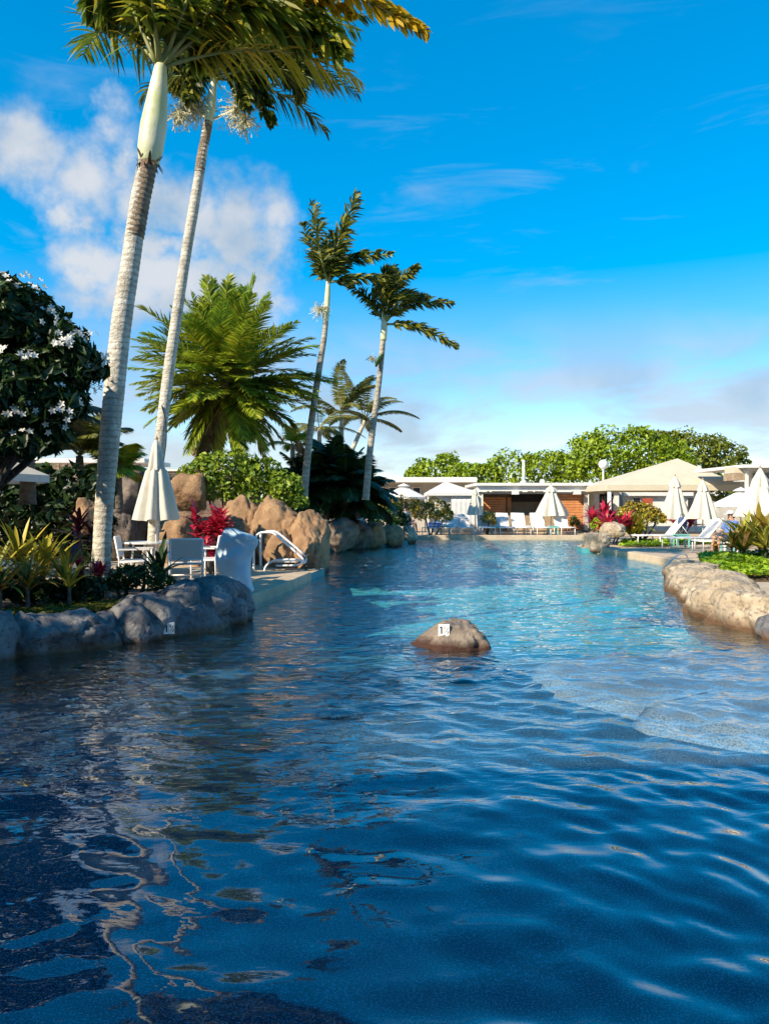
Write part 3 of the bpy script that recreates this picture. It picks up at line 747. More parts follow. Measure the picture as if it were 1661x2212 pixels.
# 3, 4 windblown palms in the middle distance
def fan_px(root, Y, b, tips, m, w, rd, n=64, lw=.036, ry=.9, dz=.45):
    """fronds reaching from pixel b through mid to tip"""
    for (mu, mv), (tu, tv), ww, *ex in tips:
        p = spline([P(*b, Y), P(mu, mv, Y+rd.uniform(-.55,.55)*ry), P(tu, tv, Y+rd.uniform(-1,1)*ry)] if not ex else [P(*b, Y), P(mu, mv, Y+rd.uniform(-.3,.3)), P(tu, tv, Y+rd.uniform(-.3,.3)), P(*ex[0], Y+rd.uniform(-.8,.4))], 7)
        mb = MB(); st = MB(); st.tube(p, lerp_list([.045,.03,.01], len(p)), 5)
        for i in range(n*3):
            t = .16+.84*rd.random(); x = t*(len(p)-1); k = min(int(x), len(p)-2); q = p[k].lerp(p[k+1], x-k); dd = (p[k+1]-p[k]).normalized()
            a = rd.uniform(0, 6.28); o1 = dd.orthogonal().normalized(); o2 = dd.cross(o1)
            sd = o1*math.cos(a)+o2*math.sin(a)
            ld = (sd*.85+dd*.75+Vector((.25,0,-.05))).normalized(); L = ww*math.sin(math.pi*min(1,.25+.7*(t-.16)/.84))**.6*rd.uniform(.7,1.1)
            wd_ = ld.cross(Vector((rd.gauss(0,1), rd.gauss(0,1), rd.gauss(0,1)))).normalized()*lw
            e1 = q+ld*L*.55; e2 = e1+(ld+Vector((.3,0,-dz))).normalized()*L*.45; o = len(mb.v)
            mb.v += [q-wd_*.5, q+wd_*.5, e1-wd_, e1+wd_, e2]; mb.f += [(o,o+1,o+3,o+2), (o+2,o+3,o+4)]
        f = obj('frond', mb, m, root); obj('stalk', st, MT['rachis'], f, True)
# 1 the nearest palm
Y1 = 10.5; px = Y1/K
pal = tall_palm(Y1, [(318,352),(300,440),(283,560),(262,700),(246,850),(234,980),(226,1080),(220,1180),(217,1290)], [18.5*px,19*px,20*px,21.5*px,22*px,21*px,19.5*px,19*px,24*px],
    [(321,352),(325,320),(332,270),(339,215),(345,165),(347,140)], [20*px,27*px,28*px,22*px,16*px,12*px], 'tall leaning foxtail palm nearest the camera with a fat pale crownshaft', 'tall palms in the plant bed')
tp = spline([P(u, v, Y1) for u, v in ((320,350),(314,385),(303,440),(291,510))], 6)
obj('bark_band', ringed_trunk(MB(), tp, [20*px, 19.6*px, 19.9*px, 20.4*px], 14, .07, .07), MT['trunk_brown'], pal, True)
hk = MB()
for i in range(22):
    a = i/22*6.28; c = P(320, 352, Y1); r0 = 20*px
    b = c+Vector((math.cos(a)*r0, math.sin(a)*r0, rd.uniform(-.03,.03))); t = Vector((math.cos(a)*.7, math.sin(a)*.7, -1 if i % 3 else .9)).normalized()
    w = Vector((-math.sin(a), math.cos(a), 0))*.022
    L = rd.uniform(.06, .16)
    hk.add([b-w, b+w, b+t*L*.6+w*.8, b+t*L, b+t*L*.6-w*.8], [(0,1,2,3,4)])
obj('husk', hk, MT['husk'], pal)
top = P(347, 140, Y1)
fr = [  # azimuth, elevation, length, droop
 (-80, 66, 2.7, .75), (-120, 48, 2.4, .95), (5, 50, 2.9, .85), (40, 46, 3.1, .7), (70, 44, 3.5, .6), (88, 40, 3.9, .52),
 (120, 46, 3.4, .6), (150, 56, 3.0, .7), (-150, 55, 2.6, .8), (60, 68, 3.2, .5), (95, 62, 3.9, .45), (100, 26, 2.9, .7)]
for i, (a, e, l, dr) in enumerate(fr):
    add_frond(pal, MT['L_gold'] if i in (5, 11) else MT['L_royal'], top+Vector((rd.uniform(-.04,.04), rd.uniform(-.04,.04), -rd.uniform(0,.1))), dirv(R(a), R(e)), l, dr, wind*.32, n=46, ll=.72, lw=.052, plume=.45, lift=.1, ldroop=.85, rr=.032, rd=rd)
# 2 the slimmer palm behind it
Y2 = 15; px = Y2/K
pal2 = tall_palm(Y2, [(449,262),(438,330),(420,440),(400,560),(382,680),(366,790),(352,900),(345,960),(336,1080),(329,1200),(326,1260)], [9*px,10*px,11*px,11*px,11.5*px,12*px,12*px,12*px,12*px,12.5*px,14*px],
    [(449,268),(454,240),(457,215),(460,190),(462,165)], [9.5*px,10.5*px,10*px,8*px,6*px], 'slim tall palm with white flower sprays, rising behind the closed umbrella', 'tall palms in the plant bed', n=12, ring=.11)
tp = spline([P(u, v, Y2) for u, v in ((450,262),(445,290),(437,330),(431,372))], 6)
obj('bark_band', ringed_trunk(MB(), tp, [10*px, 10.2*px, 10.6*px, 11*px], 12, .08, .07), MT['trunk_brown'], pal2, True)
obj('cable', MB().tube(spline([P(u, v, Y2-.12) for u, v in ((349,876),(357,905),(359,950),(352,1010),(348,1080))], 5), .012, 5), MT['black'], pal2, True)
for u, v, r in ((402,226,.40),(428,232,.34),(512,240,.44),(388,246,.28),(530,262,.3)):
    flower_spray(pal2, P(u, v, Y2+rd.uniform(-.15,.15)), r, 70, rd)
for u, v in ((415,225),(515,232)):
    obj('flower_stalk', MB().tube(spline([P(452,258,Y2), P((452+u)/2, 246, Y2), P(u, v, Y2)], 5), .02, 6), MT['flower_spray'], pal2, True)
top = P(462, 165, Y2)
fr = [(95, 26, 3.0, .85), (75, 40, 3.4, .7), (110, 10, 2.5, .9), (130, 40, 3.1, .7), (50, 30, 3.0, .8), (10, 42, 2.8, .9), (-40, 50, 2.7, .9), (-80, 46, 2.2, 1.0), (-120, 50, 2.5, .9), (160, 50, 2.8, .7),
      (88, 58, 3.4, .5), (70, 8, 2.6, .7), (30, 60, 2.8, .6), (-80, 16, 1.6, 1.1)]
for a, e, l, dr in fr:
    add_frond(pal2, MT['L_wind'], top+Vector((0, 0, -rd.uniform(0,.12))), dirv(R(a), R(e)), l, dr, wind*.32, n=44, ll=.68, lw=.05, plume=.35, lift=.1, ldroop=.8, rr=.028, rd=rd)
fan_px(pal, Y1, (347,140), [((520,-50),(720,-30),.42,(918,70)),((470,-30),(610,-40),.4,(760,30))], MT['L_gold'], 0, rd, 110, .045, dz=.9)
fan_px(pal, Y1, (347,140), [((290,20),(240,-10),.62,(203,30)),((440,30),(560,20),.7,(690,90)),((470,-10),(600,0),.75,(735,110)),((330,20),(320,-40),.7,(300,-80)),((380,60),(410,60),.7,(440,130))], MT['L_royal'], 0, rd, 90, .055, dz=1.1)
fan_px(pal2, Y2, (462,165), [((500,110),(545,170),.5,(584,262)),((510,90),(590,120),.62,(650,205)),((520,100),(600,90),.62,(660,150)),((430,110),(400,130),.6,(372,190)),((440,120),(420,150),.55,(405,215)),((490,120),(515,170),.5,(530,225))], MT['L_wind'], 0, rd, 90, .05, dz=1.0)
Y3 = 24; px = Y3/K*.88
pal3 = tall_palm(Y3, [(704,690),(700,730),(692,780),(683,840),(674,900),(668,950),(662,1010),(656,1080)], [6.5*px,7*px,7.5*px,8*px,8*px,8.5*px,9*px,10*px],
    [(704,692),(706,660),(708,630),(709,605)], [7*px,7.5*px,6.5*px,4.5*px], 'windblown palm with two upright plumes, left of the middle pair', 'windblown palms above the rocks', tm='trunk_grey', n=10, ring=.16)
fan_px(pal3, Y3, (709,610), [((690,540),(676,440),.62),((684,570),(655,482),.5),((732,520),(770,418),.62),((722,560),(745,470),.6),((760,560),(846,548),.48),((770,600),(838,600),.4),((705,560),(715,500),.5)], MT['L_wind'], 0, rd)
flower_spray(pal3, P(692, 668, Y3-.2), .34, 60, rd)
Y4 = 25; px = Y4/K*.88
pal4 = tall_palm(Y4, [(828,720),(824,770),(818,830),(810,890),(802,950),(796,1005),(790,1080)], [7*px,7*px,7*px,7.5*px,8*px,8.5*px,9*px],
    [(828,735),(830,700),(829,670)], [8*px,8*px,5*px], 'windblown palm with arching fronds, right of the middle pair', 'windblown palms above the rocks', tm='trunk_grey', n=10, ring=.16)
fan_px(pal4, Y4, (830,700), [((800,650),(752,612),.42),((842,630),(852,575),.5),((850,620),(900,575),.5),((828,620),(838,580),.55),((880,655),(976,655),.5),((900,705),(988,748),.42),((820,610),(808,640),.4),((868,640),(925,642),.45)], MT['L_wind'], 0, rd)
flower_spray(pal4, P(803, 773, Y4-.1), .18, 40, rd)
obj('bud_sheath', MB().tube([P(828,765,Y4-.15), P(815,780,Y4-.2), P(812,792,Y4-.2)], [.05,.09,.03], 6), MT['L_green'], pal4, True)

# big bushy clump palm
YC = 24; c0 = P(492, 838, YC)
clump = thing('palm_tree', (c0.x, YC, .15), 'broad bushy palm with bright green fronds above the hedge', 'palm tree')
obj('trunk', ringed_trunk(MB(), spline([P(544,1075,YC), P(522,1010,YC), P(505,950,YC), P(492,870,YC)], 8), [.17,.15,.16,.22], 12, .15, .14), MT['trunk_brown'], clump, True)
tb = MB()
for i in range(90):
    t = rd.random(); cpt = P(430+30*t, 1010-170*t, YC+.3); a = rd.uniform(0, 6.28); b = cpt+Vector((math.cos(a), math.sin(a), 0))*.18
    tb.tube([b, b+Vector((math.cos(a)*.16, math.sin(a)*.16, -.28))], [.045, .01], 4)
ps = spline([P(424,1080,YC+.3), P(432,1000,YC+.3), P(448,930,YC+.3), P(470,860,YC+.2)], 8); tb.tube(ps, lerp_list([.22,.20,.20,.2], len(ps)), 10)
obj('trunk', tb, MT['husk'], clump, True)
for i in range(165):
    if i >= 120: a = rd.uniform(-150, 150); e = rd.uniform(-58, -2)
    elif i < 80: a = rd.uniform(-175, 175); e = rd.choice([rd.uniform(30, 85), rd.uniform(0, 40), rd.uniform(-28, 12)])
    else: a = rd.uniform(-100, 100); e = rd.uniform(-5, 75)
    l = rd.uniform(2.7, 3.35)*(1.0 if e > -5 else .80)
    mm = MT['L_clump2'] if (rd.random() < .18 and e > 5) else MT['L_clump']
    b = c0+Vector((rd.uniform(-.3,.3), rd.uniform(-.3,.3), rd.uniform(-.25,.35)))
    add_frond(clump, mm, b, dirv(R(a), R(e)), l, rd.uniform(.22,.42), wind*rd.uniform(.0,.14), n=48, ll=.62, lw=.075, spread=.8, lift=rd.uniform(.1,.35), ldroop=rd.uniform(.2,.5), plume=.12, rr=.03, start=.22, segs=2, rd=rd)

# small background palms
def small_palm(u, v, vb, Y, n, l, m, label, group, lean=0, el=(5, 70), wnd=.5, name='palm_tree', ub=None, ll=.42, dr=.75, lw=.05, tm='trunk'):
    c = P(u, v, Y); b = P(u if ub is None else ub, vb, Y)
    r = thing(name, (b.x, Y, .15), label, 'palm tree', group)
    obj('trunk', ringed_trunk(MB(), spline([b, b.lerp(c, .5)+Vector((lean, 0, 0)), c], 6), [.13,.10,.08], 8, .14, .06), MT[tm], r, True)
    for i in range(n):
        a = -180+360*(i+rd.random()*.6)/n; e = rd.uniform(*el)
        add_frond(r, m, c, dirv(R(a), R(e)), l*rd.uniform(.8, 1.1), dr, wind*wnd, n=34, ll=ll, lw=lw, lift=.15, ldroop=.7, rr=.022, segs=2, rd=rd)
    return r
gS = 'small palms swaying behind the dark palm thicket'
small_palm(738, 895, 1080, 31, 12, 2.3, MT['L_small'], 'small yellowish palm just right of the taller windblown trunk', gS, el=(20, 75), lw=.085)
small_palm(790, 905, 1030, 33, 12, 2.5, MT['L_small'], 'small palm with a slanting dark trunk beside the right windblown palm', gS, ub=735, el=(10, 60), lw=.085)
small_palm(690, 925, 1080, 30, 11, 1.9, MT['L_small'], 'low small palm between the bushy palm and the windblown trunk', gS)
small_palm(632, 962, 1060, 27, 7, 1.0, MT['L_clump2'], 'thin young palm standing above the hedge', gS)
gL = 'palms behind the left plant bed'
small_palm(172, 985, 1090, 16, 14, 1.25, MT['L_small'], 'shaggy small palm behind the foxtail palm trunk, left side', gL, wnd=.1, ll=.5, tm='bark', lw=.07)
small_palm(255, 1015, 1100, 16.5, 11, .8, MT['L_clump'], 'low feathery palm just right of the foxtail palm trunk', gL, wnd=.1, tm='bark', lw=.07)
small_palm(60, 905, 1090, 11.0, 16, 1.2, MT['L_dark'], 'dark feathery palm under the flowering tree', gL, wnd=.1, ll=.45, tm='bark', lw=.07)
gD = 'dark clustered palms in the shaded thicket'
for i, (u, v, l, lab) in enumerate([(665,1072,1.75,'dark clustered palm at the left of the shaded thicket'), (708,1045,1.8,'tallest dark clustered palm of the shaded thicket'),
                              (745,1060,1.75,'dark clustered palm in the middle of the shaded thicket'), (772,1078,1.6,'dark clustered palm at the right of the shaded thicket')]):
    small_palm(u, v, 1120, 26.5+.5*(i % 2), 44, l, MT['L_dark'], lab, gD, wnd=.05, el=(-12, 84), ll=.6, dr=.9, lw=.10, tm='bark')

# ------------------------------------------------------------------ trees, hedges and shrubs
def bush(name, u, v, Y, lumps, n, size, m, label, cat, group=None, asp=.5, stems=4, stemv=None, **kw):
    c = P(u, v, Y); r = thing(name, (c.x, Y, .15), label, cat, group)
    L = px_lumps(lumps, Y)
    foliage('foliage', L, n, size, m, r, asp=asp, **kw)
    mb = MB()
    for i in range(stems):
        q = L[i % len(L)][0]; b = Vector((c.x+rd.uniform(-.2,.2), Y+rd.uniform(-.1,.2), .1))
        mb.tube(spline([b, b.lerp(Vector(q), .6)+Vector((0,0,-.1)), Vector(q)], 4), lerp_list([.05,.02], 9), 5)
    obj('stem', mb, MT['bark'], r)
    return r
# flowering tree at the left edge
plum = thing('plumeria_tree', P(-60, 1090, 9.0)*1.0, 'dark leafy plumeria tree with white flowers at the left edge', 'tree')
plum.location.z = .15
PL = px_lumps([(20,690,85,85,-.4),(70,740,90,90,.2),(130,770,70,75,-.3),(175,790,50,45,0),(20,800,120,90,.6),(120,830,70,60,.3),(150,875,40,36,-.2),(10,880,100,70,-.5),(60,925,90,50,-.4),(0,640,70,45,0),(90,870,70,60,-.6),(30,830,80,60,-.7),(40,962,75,32,-.5),(-25,945,60,45,-.3)], 9.0, 1.0)
foliage('crown', PL, 19000, .17, MT['L_plum'], plum, asp=.36, jit=.6, shell=.55)
mb = MB()
for (c, r) in PL:
    b = Vector((plum.location.x-.2, 9.0, .1))
    mb.tube(spline([b, Vector((b.x+.1, 9.1, 1.4)), b.lerp(Vector(c), .72)+Vector((0,0,.2)), Vector(c)], 5), lerp_list([.10,.07,.035,.015], 16), 7)
obj('trunk', mb, MT['bark_dark'], plum, True)
fp, fn = lump_points(PL, 900, shell=.05, lower=-.35); pm = rng.permutation(len(fp)); fp, fn = fp[pm], fn[pm]
fl = MB(); k = 0
for p, nrm in zip(fp, fn):
    if nrm[1] > .25 or k >= 75: continue
    k += 1; f = MB(); c = Vector(p)+Vector(nrm)*.05+Vector((0,-.09,.0))
    for b in range(rd.randint(3, 6)):             # a head of several five-petalled blooms
        cc = c+Vector((rd.gauss(0,.06), rd.gauss(0,.04), rd.gauss(0,.055))); n_ = (Vector(nrm)+Vector((rd.gauss(0,.4), rd.gauss(0,.4)-.3, rd.gauss(0,.4)))).normalized()
        a0 = n_.orthogonal().normalized(); a1 = n_.cross(a0)
        for j in range(5):
            a = j*1.2566; d = a0*math.cos(a)+a1*math.sin(a); e = a0*math.cos(a+1.0)+a1*math.sin(a+1.0)
            f.add([cc, cc+d*.026+n_*.01, cc+(d+e)*.5*.05+n_*.01, cc+e*.026+n_*.004], [(0,1,2,3)])
    obj('blossom', f, MT['petal'], plum)
# trees beyond the picture's left edge that shade the plant bed
def shade_tree(x, y, z, r, label, m):
    t = thing('shade_tree', (x, y, .15), label, 'tree', 'trees shading the left side')
    L = [((x, y, z), (r, r, r*.8)), ((x+r*.6, y-.3, z-.3), (r*.7, r*.7, r*.6)), ((x-r*.5, y+.4, z+.2), (r*.7,)*3), ((x, y-.6*r, z-.5), (r*.7,)*3)]
    foliage('crown', L, 5200, .26, m, t, asp=.5, shell=.6, lower=-.9)
    obj('trunk', MB().tube([Vector((x, y, .1)), Vector((x+.1, y, z*.5)), Vector((x, y, z))], [.2, .15, .06], 8), MT['bark'], t, True)
shade_tree(-8.3, 5.7, 2.6, 1.45, 'dense tree shading the grey coping rocks from the left', MT['L_plum'])
shade_tree(-9.6, 2.3, 5.6, 2.6, 'dense tree on the left bank abreast of the near water', MT['L_plum'])
shade_tree(-10.2, -1.6, 5.8, 2.6, 'dense tree on the left bank beside the hotel block', MT['L_plum'])
shade_tree(-13.5, 14.5, 3.6, 2.2, 'dense tree shading the dark rock wall from the left', MT['L_plum'])

bush('hedge', 500, 1060, 20.9, [(440,1035,60,48),(500,1015,62,44),(480,1060,80,36),(560,1035,55,46),(610,1050,45,34),(545,1070,70,30),(420,1062,40,30)], 7000, .15, MT['L_hedge'],
     'sunlit yellow-green hedge growing over the tan boulders', 'hedge')
bush('shrub', 618, 1075, 19.7, [(618,1062,36,34),(640,1085,28,20),(600,1082,25,22)], 1800, .13, MT['L_hedge'], 'small bright shrub draping over the tall rounded boulder', 'shrub')
bush('shrub', 835, 1120, 31, [(835,1118,42,24),(800,1125,30,20),(862,1125,24,18)], 3200, .12, MT['L_green'], 'clipped dark green shrub above the slanting rock slab', 'shrub')
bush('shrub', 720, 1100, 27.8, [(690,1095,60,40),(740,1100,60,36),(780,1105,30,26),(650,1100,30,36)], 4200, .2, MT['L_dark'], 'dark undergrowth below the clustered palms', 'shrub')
bush('croton_bush', 868, 1092, 35, [(868,1092,34,20),(848,1098,20,14),(822,1085,22,24)], 1700, .13, MT['L_crot'], 'olive croton bush under the open white parasol', 'shrub', 'croton bushes by the far pool edge')
bush('croton_bush', 935, 1106, 36, [(918,1108,30,24),(945,1102,32,26),(960,1115,20,20)], 2400, .13, MT['L_crot'], 'yellow croton bush in front of the white cabana', 'shrub', 'croton bushes by the far pool edge')
bush('croton_bush', 1058, 1120, 37.6, [(1056,1122,16,18)], 500, .12, MT['L_crot'], 'small orange croton beside the cabana wall', 'shrub', 'croton bushes by the far pool edge')
bush('croton_bush', 1382, 1112, 29.5, [(1372,1108,34,26),(1400,1112,26,24),(1350,1125,26,18),(1420,1120,20,16)], 2600, .14, MT['L_crot'], 'yellow and maroon croton bush right of the red ti plants', 'shrub', 'croton bushes on the sunny side')
bush('shrub', 1292, 1132, 28.5, [(1292,1134,16,14),(1305,1142,14,10)], 700, .12, MT['L_cover'], 'lime green low shrub below the red ti plants', 'shrub')
bush('shrub', 1300, 1135, 40, [(1212,1132,10,10),(1240,1128,12,14)], 420, .12, MT['L_green'], 'low green shrub at the foot of the cedar wall', 'shrub')
# small greenery in the near plant bed
bush('shrub', 295, 1255, 10.3, [(275,1250,36,30),(315,1250,40,34),(350,1262,30,22),(250,1262,25,22)], 2600, .075, MT['L_green'], 'dark green fern-like shrub behind the grey rock crease', 'shrub', 'low shrubs in the near plant bed', asp=.3, jit=1)
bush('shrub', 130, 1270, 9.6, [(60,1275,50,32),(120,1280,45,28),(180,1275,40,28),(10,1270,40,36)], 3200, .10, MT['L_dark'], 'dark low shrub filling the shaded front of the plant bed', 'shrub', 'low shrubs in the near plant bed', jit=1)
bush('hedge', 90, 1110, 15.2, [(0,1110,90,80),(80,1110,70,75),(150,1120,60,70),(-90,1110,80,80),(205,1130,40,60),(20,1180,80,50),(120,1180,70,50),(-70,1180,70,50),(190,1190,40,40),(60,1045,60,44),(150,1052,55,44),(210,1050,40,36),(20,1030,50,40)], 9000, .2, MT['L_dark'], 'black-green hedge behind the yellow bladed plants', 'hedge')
# far rounded trees
def far_tree(label, lumps, Y, n, size, m, tu, group):
    b = P(tu, 1090, Y); r = thing('round_tree', (b.x, Y, .1), label, 'tree', group)
    L = px_lumps(lumps, Y); L2 = list(L)
    for (c, q) in L:                       # billowing clumps over each main mass
        for _ in range(11):
            d = Vector((rd.gauss(0,1), -abs(rd.gauss(0,1)), rd.gauss(.25,.8))).normalized(); f_ = rd.uniform(.22,.42)
            L2.append(((c[0]+d.x*q[0]*.86, c[1]+d.y*q[1]*.86, c[2]+d.z*q[2]*.86), (q[0]*f_, q[1]*f_, q[2]*f_*.9)))
    foliage('crown', L2, int(n*1.5), size*.9, m, r, asp=.6, bumps=.25, shell=.6)
    mb = MB()
    for (c, rr) in L: mb.tube(spline([Vector((b.x, Y, 0)), Vector((b.x, Y, 1.6)), b.lerp(Vector(c), .8), Vector(c)], 4), lerp_list([.3,.25,.12,.05], 13), 6)
    obj('trunk', mb, MT['bark'], r)
gT = 'rounded trees behind the pavilions'
far_tree('low domed green tree left of the roof vent pipe', [(945,1025,58,42),(905,1035,28,26),(985,1035,40,28)], 62, 6500, .30, MT['L_tree'], 945, gT)
far_tree('broad green tree behind the roof vent pipe', [(1110,1020,62,46),(1060,1036,40,28),(1018,1034,46,34),(1175,1016,55,40),(1225,1020,40,44)], 60, 8500, .30, MT['L_tree'], 1130, gT)
far_tree('tallest domed bright green tree behind the globe lamp', [(1330,985,85,56),(1270,985,45,48),(1390,975,70,48),(1310,1020,80,40),(1430,995,60,45)], 57, 13000, .30, MT['L_tree'], 1330, gT)
far_tree('olive feathery tree behind the gazebo, right of the bright domed tree', [(1500,978,70,48),(1445,965,50,34),(1560,990,48,38),(1590,1008,30,22),(1500,1015,90,36)], 64, 8000, .34, MT['L_tree2'], 1510, gT)

# ground covers
def ground_patch(name, poly, z, m, label, cat, n, size, asp=.6, mound=.12):
    xs = [p[0] for p in poly]; ys = [p[1] for p in poly]; pts = []
    while len(pts) < n:
        x = rng.uniform(min(xs), max(xs), 4000); y = rng.uniform(min(ys), max(ys), 4000); k = inside(poly, x, y)
        pts += list(zip(x[k], y[k]))
    a = np.array(pts[:n]); zz = z+mound*(.5+.5*np.sin(2.1*a[:, 0]+1)*np.sin(1.7*a[:, 1]))*rng.uniform(.3, 1, n)
    p = np.column_stack([a, zz]); nn = np.tile(np.array([[0, 0, 1.]]), (n, 1))
    v, f = leaf_cloud(p, nn, size, asp, jit=.55)
    o = obj_np(name, v, f, m); o['kind'] = 'stuff'; o['label'] = label; o['category'] = cat; return o
def mound(name, poly, z, m):
    bm = bmesh.new(); vs = [bm.verts.new((x, y, .12)) for x, y in poly]; c = Vector((sum(p[0] for p in poly)/len(poly), sum(p[1] for p in poly)/len(poly), 0))
    v2 = [bm.verts.new((c.x+(x-c.x)*.93, c.y+(y-c.y)*.93, z)) for x, y in poly]; k = len(poly)
    for i in range(k): bm.faces.new((vs[i], vs[(i+1) % k], v2[(i+1) % k], v2[i]))
    bm.faces.new(v2); bmesh.ops.recalc_face_normals(bm, faces=bm.faces)
    me = bpy.data.meshes.new(name); bm.to_mesh(me); bm.free(); return struct(link(name, me, m))
BED = [(-9,5.2),(-6.2,7.0),(-4.6,8.2),(-3.5,8.9),(-2.9,9.6),(-2.6,10.3),(-2.7,11.0),(-3.4,11.6),(-4.5,12.2),(-6,13.4),(-9,15),(-11,12)]
mound('plant_bed', BED, .33, MT['soil'])
ground_patch('grass', [(-4.3,8.45),(-3.3,8.95),(-2.75,9.9),(-3.1,10.1),(-3.9,9.3),(-4.6,8.9)], .35, MT['grass'], 'thin strip of yellowish grass behind the grey coping rocks', 'grass', 2600, .07, .2)
PG = [(6.5,14.6),(7.0,17.0),(7.6,18.6),(9.6,19.2),(14,18.8),(14,13.5),(9,13.2),(7.2,13.6)]
mound('plant_bed', PG, .28, MT['soil'])
ground_patch('ground_cover', PG, .27, MT['L_cover'], 'bright lime green ground cover on the sunny bank', 'ground cover', 15000, .13, mound=.26)
ground_patch('ground_cover', [(8.0,26.2),(9.2,29.8),(11.2,30.6),(13,30),(12.4,28),(10.6,27.6),(9.4,26)], .2, MT['L_cover'], 'low green ground cover below the yellow croton bush', 'ground cover', 4500, .13)
struct(obj('path', MB().rings([[Vector((x,y,z)) for x, y in [(5.6,13.6),(7.2,13.5),(9,13.0),(14,13.2),(14,9.6),(7.4,9.6),(5.5,10.4),(5.2,11.6)]] for z in (.14,.235)]), MT['edge']))

# ------------------------------------------------------------------ bladed plants: every blade its own part
def blade_mesh(name, m, bend, w=.16, segs=6, fold=.25):
    """unit-length blade along +Z bending toward +X"""
    vs, fs = [], []; p = Vector((0,0,0)); a = .0
    for i in range(segs+1):
        t = i/segs; ww = w*(.30+1.9*t*(1-t)*1.35+.25*(1-t))*(1 if i < segs else .05)*.5
        d = Vector((math.sin(a), 0, math.cos(a))); nrm = Vector((math.cos(a), 0, -math.sin(a)))
        vs += [p+Vector((0,-ww,0))-nrm*ww*fold, p.copy(), p+Vector((0,ww,0))-nrm*ww*fold]
        p = p+d/segs; a += bend/segs*(.5+t)
    for i in range(segs):
        o = i*3; fs += [(o, o+1, o+4, o+3), (o+1, o+2, o+5, o+4)]
    me = bpy.data.meshes.new(name); me.from_pydata(vs, [], fs); me.materials.append(m)
    me.polygons.foreach_set('use_smooth', [True]*len(me.polygons)); return me
BL = {}
def blades(mk, w):
    if (mk, w) not in BL: BL[(mk, w)] = [blade_mesh('leaf', MT[mk], b, w) for b in (.25, .6, 1.0, 1.5)]
    return BL[(mk, w)]
def blade_plant(name, loc, n, length, mk, w, label, cat, group=None, tilt=(5, 70), heads=1, stem=.15, spreadh=.2, part='leaf'):
    r = thing(name, loc, label, cat, group); st = MB()
    for h in range(heads):
        hx, hy = (rd.gauss(0, spreadh), rd.gauss(0, spreadh*.7)) if heads > 1 else (0, 0); hz = stem*rd.uniform(.6, 1.15)
        st.tube([Vector(loc)+Vector((hx*.4, hy*.4, -.05)), Vector(loc)+Vector((hx, hy, hz))], [.03, .02], 6)
        for i in range(n):
            k = 'B' ; me = rd.choice(blades(mk, w)); o = bpy.data.objects.new(part, me); COL.objects.link(o); o.parent = r
            f = rd.random(); o.location = (hx, hy, hz*rd.uniform(.75, 1))
            s = length*rd.uniform(.7, 1.1)
            o.scale = (s, s, s); o.rotation_euler = (Matrix.Rotation(2.399*i+rd.uniform(-.4,.4), 4, 'Z') @ Matrix.Rotation(R(tilt[0]+(tilt[1]-tilt[0])*f), 4, 'Y')).to_euler()
    obj('stem', st, MT['bark'], r)
    return r
gY = 'yellow bladed plants in the near bed'
for u, v, Y, n, l, mk, lab in [(-15,1235,9.6,18,.72,'B_yel','yellow bladed plant cut off by the left picture edge'),(40,1225,9.9,20,.66,'B_yel','yellow-green bladed plant, second from the left picture edge'),
                          (95,1215,10.0,22,.68,'B_yel','tallest yellow bladed plant in the middle of the left bed'),(140,1240,9.5,18,.58,'B_olive','olive bladed plant leaning toward the foxtail palm'),
                          (60,1260,9.1,18,.52,'B_olive','low olive bladed plant in the shaded front of the bed'),(150,1270,9.3,12,.5,'B_yel','low plant with one long arching yellow leaf behind the grey rock'),
                          (0,1262,8.9,14,.5,'B_olive','low dark olive bladed plant at the left picture edge')]:
    b = P(u, v, Y); blade_plant('bladed_plant', (b.x, Y, .36), int(n*1.5), l, mk, .085, lab, 'plant', gY, heads=1, stem=max(.1, b.z-.36))
gR = 'red ti plants'
b = P(462,1165,16.5); blade_plant('ti_plant', (b.x, 16.5, .15), 24, .40, 'B_red', .24, 'bright red ti plant beside the covered pool lift', 'plant', gR, heads=11, stem=1.15, spreadh=.26, tilt=(5,95))
b = P(462,1175,16.2); blade_plant('ti_plant', (b.x+.02, 16.1, .15), 16, .30, 'B_red', .26, 'low red ti plant at the left side of the pool lift cover', 'plant', gR, heads=3, stem=.62, spreadh=.14, tilt=(10,100))
b = P(216,1235,9.9); blade_plant('ti_plant', (b.x, 9.9, .33), 26, .20, 'B_red', .26, 'small dark red ti plant at the foot of the foxtail palm', 'plant', gR, heads=3, stem=.42, spreadh=.10, tilt=(5,85))
b = P(190,1120,11.6); blade_plant('ti_plant', (b.x, 11.6, .33), 18, .38, 'B_maroon', .22, 'maroon ti plant left of the foxtail palm trunk', 'plant', gR, heads=3, stem=.95, spreadh=.16, tilt=(5,100))
b = P(1312,1112,28.6); blade_plant('ti_plant', (b.x, 28.6, .2), 20, .55, 'B_red', .24, 'crimson ti plants left of the yellow croton bush', 'plant', gR, heads=9, stem=1.0, spreadh=.42, tilt=(5,90))
b = P(1468,1130,31); blade_plant('ti_plant', (b.x, 31, .2), 18, .62, 'B_red', .24, 'dark red ti plant behind the sun loungers, between two closed umbrellas', 'plant', gR, heads=5, stem=1.0, spreadh=.3, tilt=(5,85))
b = P(347,1235,10.6); blade_plant('dracaena', (b.x, 10.6, .3), 16, .62, 'B_dark', .12, 'dark spiky dracaena in front of the closed umbrella', 'plant', None, heads=1, stem=.38, tilt=(5,60))
b = P(172,1115,12.2); blade_plant('dry_plant', (b.x, 12.2, .33), 9, .6, 'B_maroon', .2, 'drooping brownish plant left of the foxtail palm', 'plant', None, heads=1, stem=1.1, tilt=(50,110))
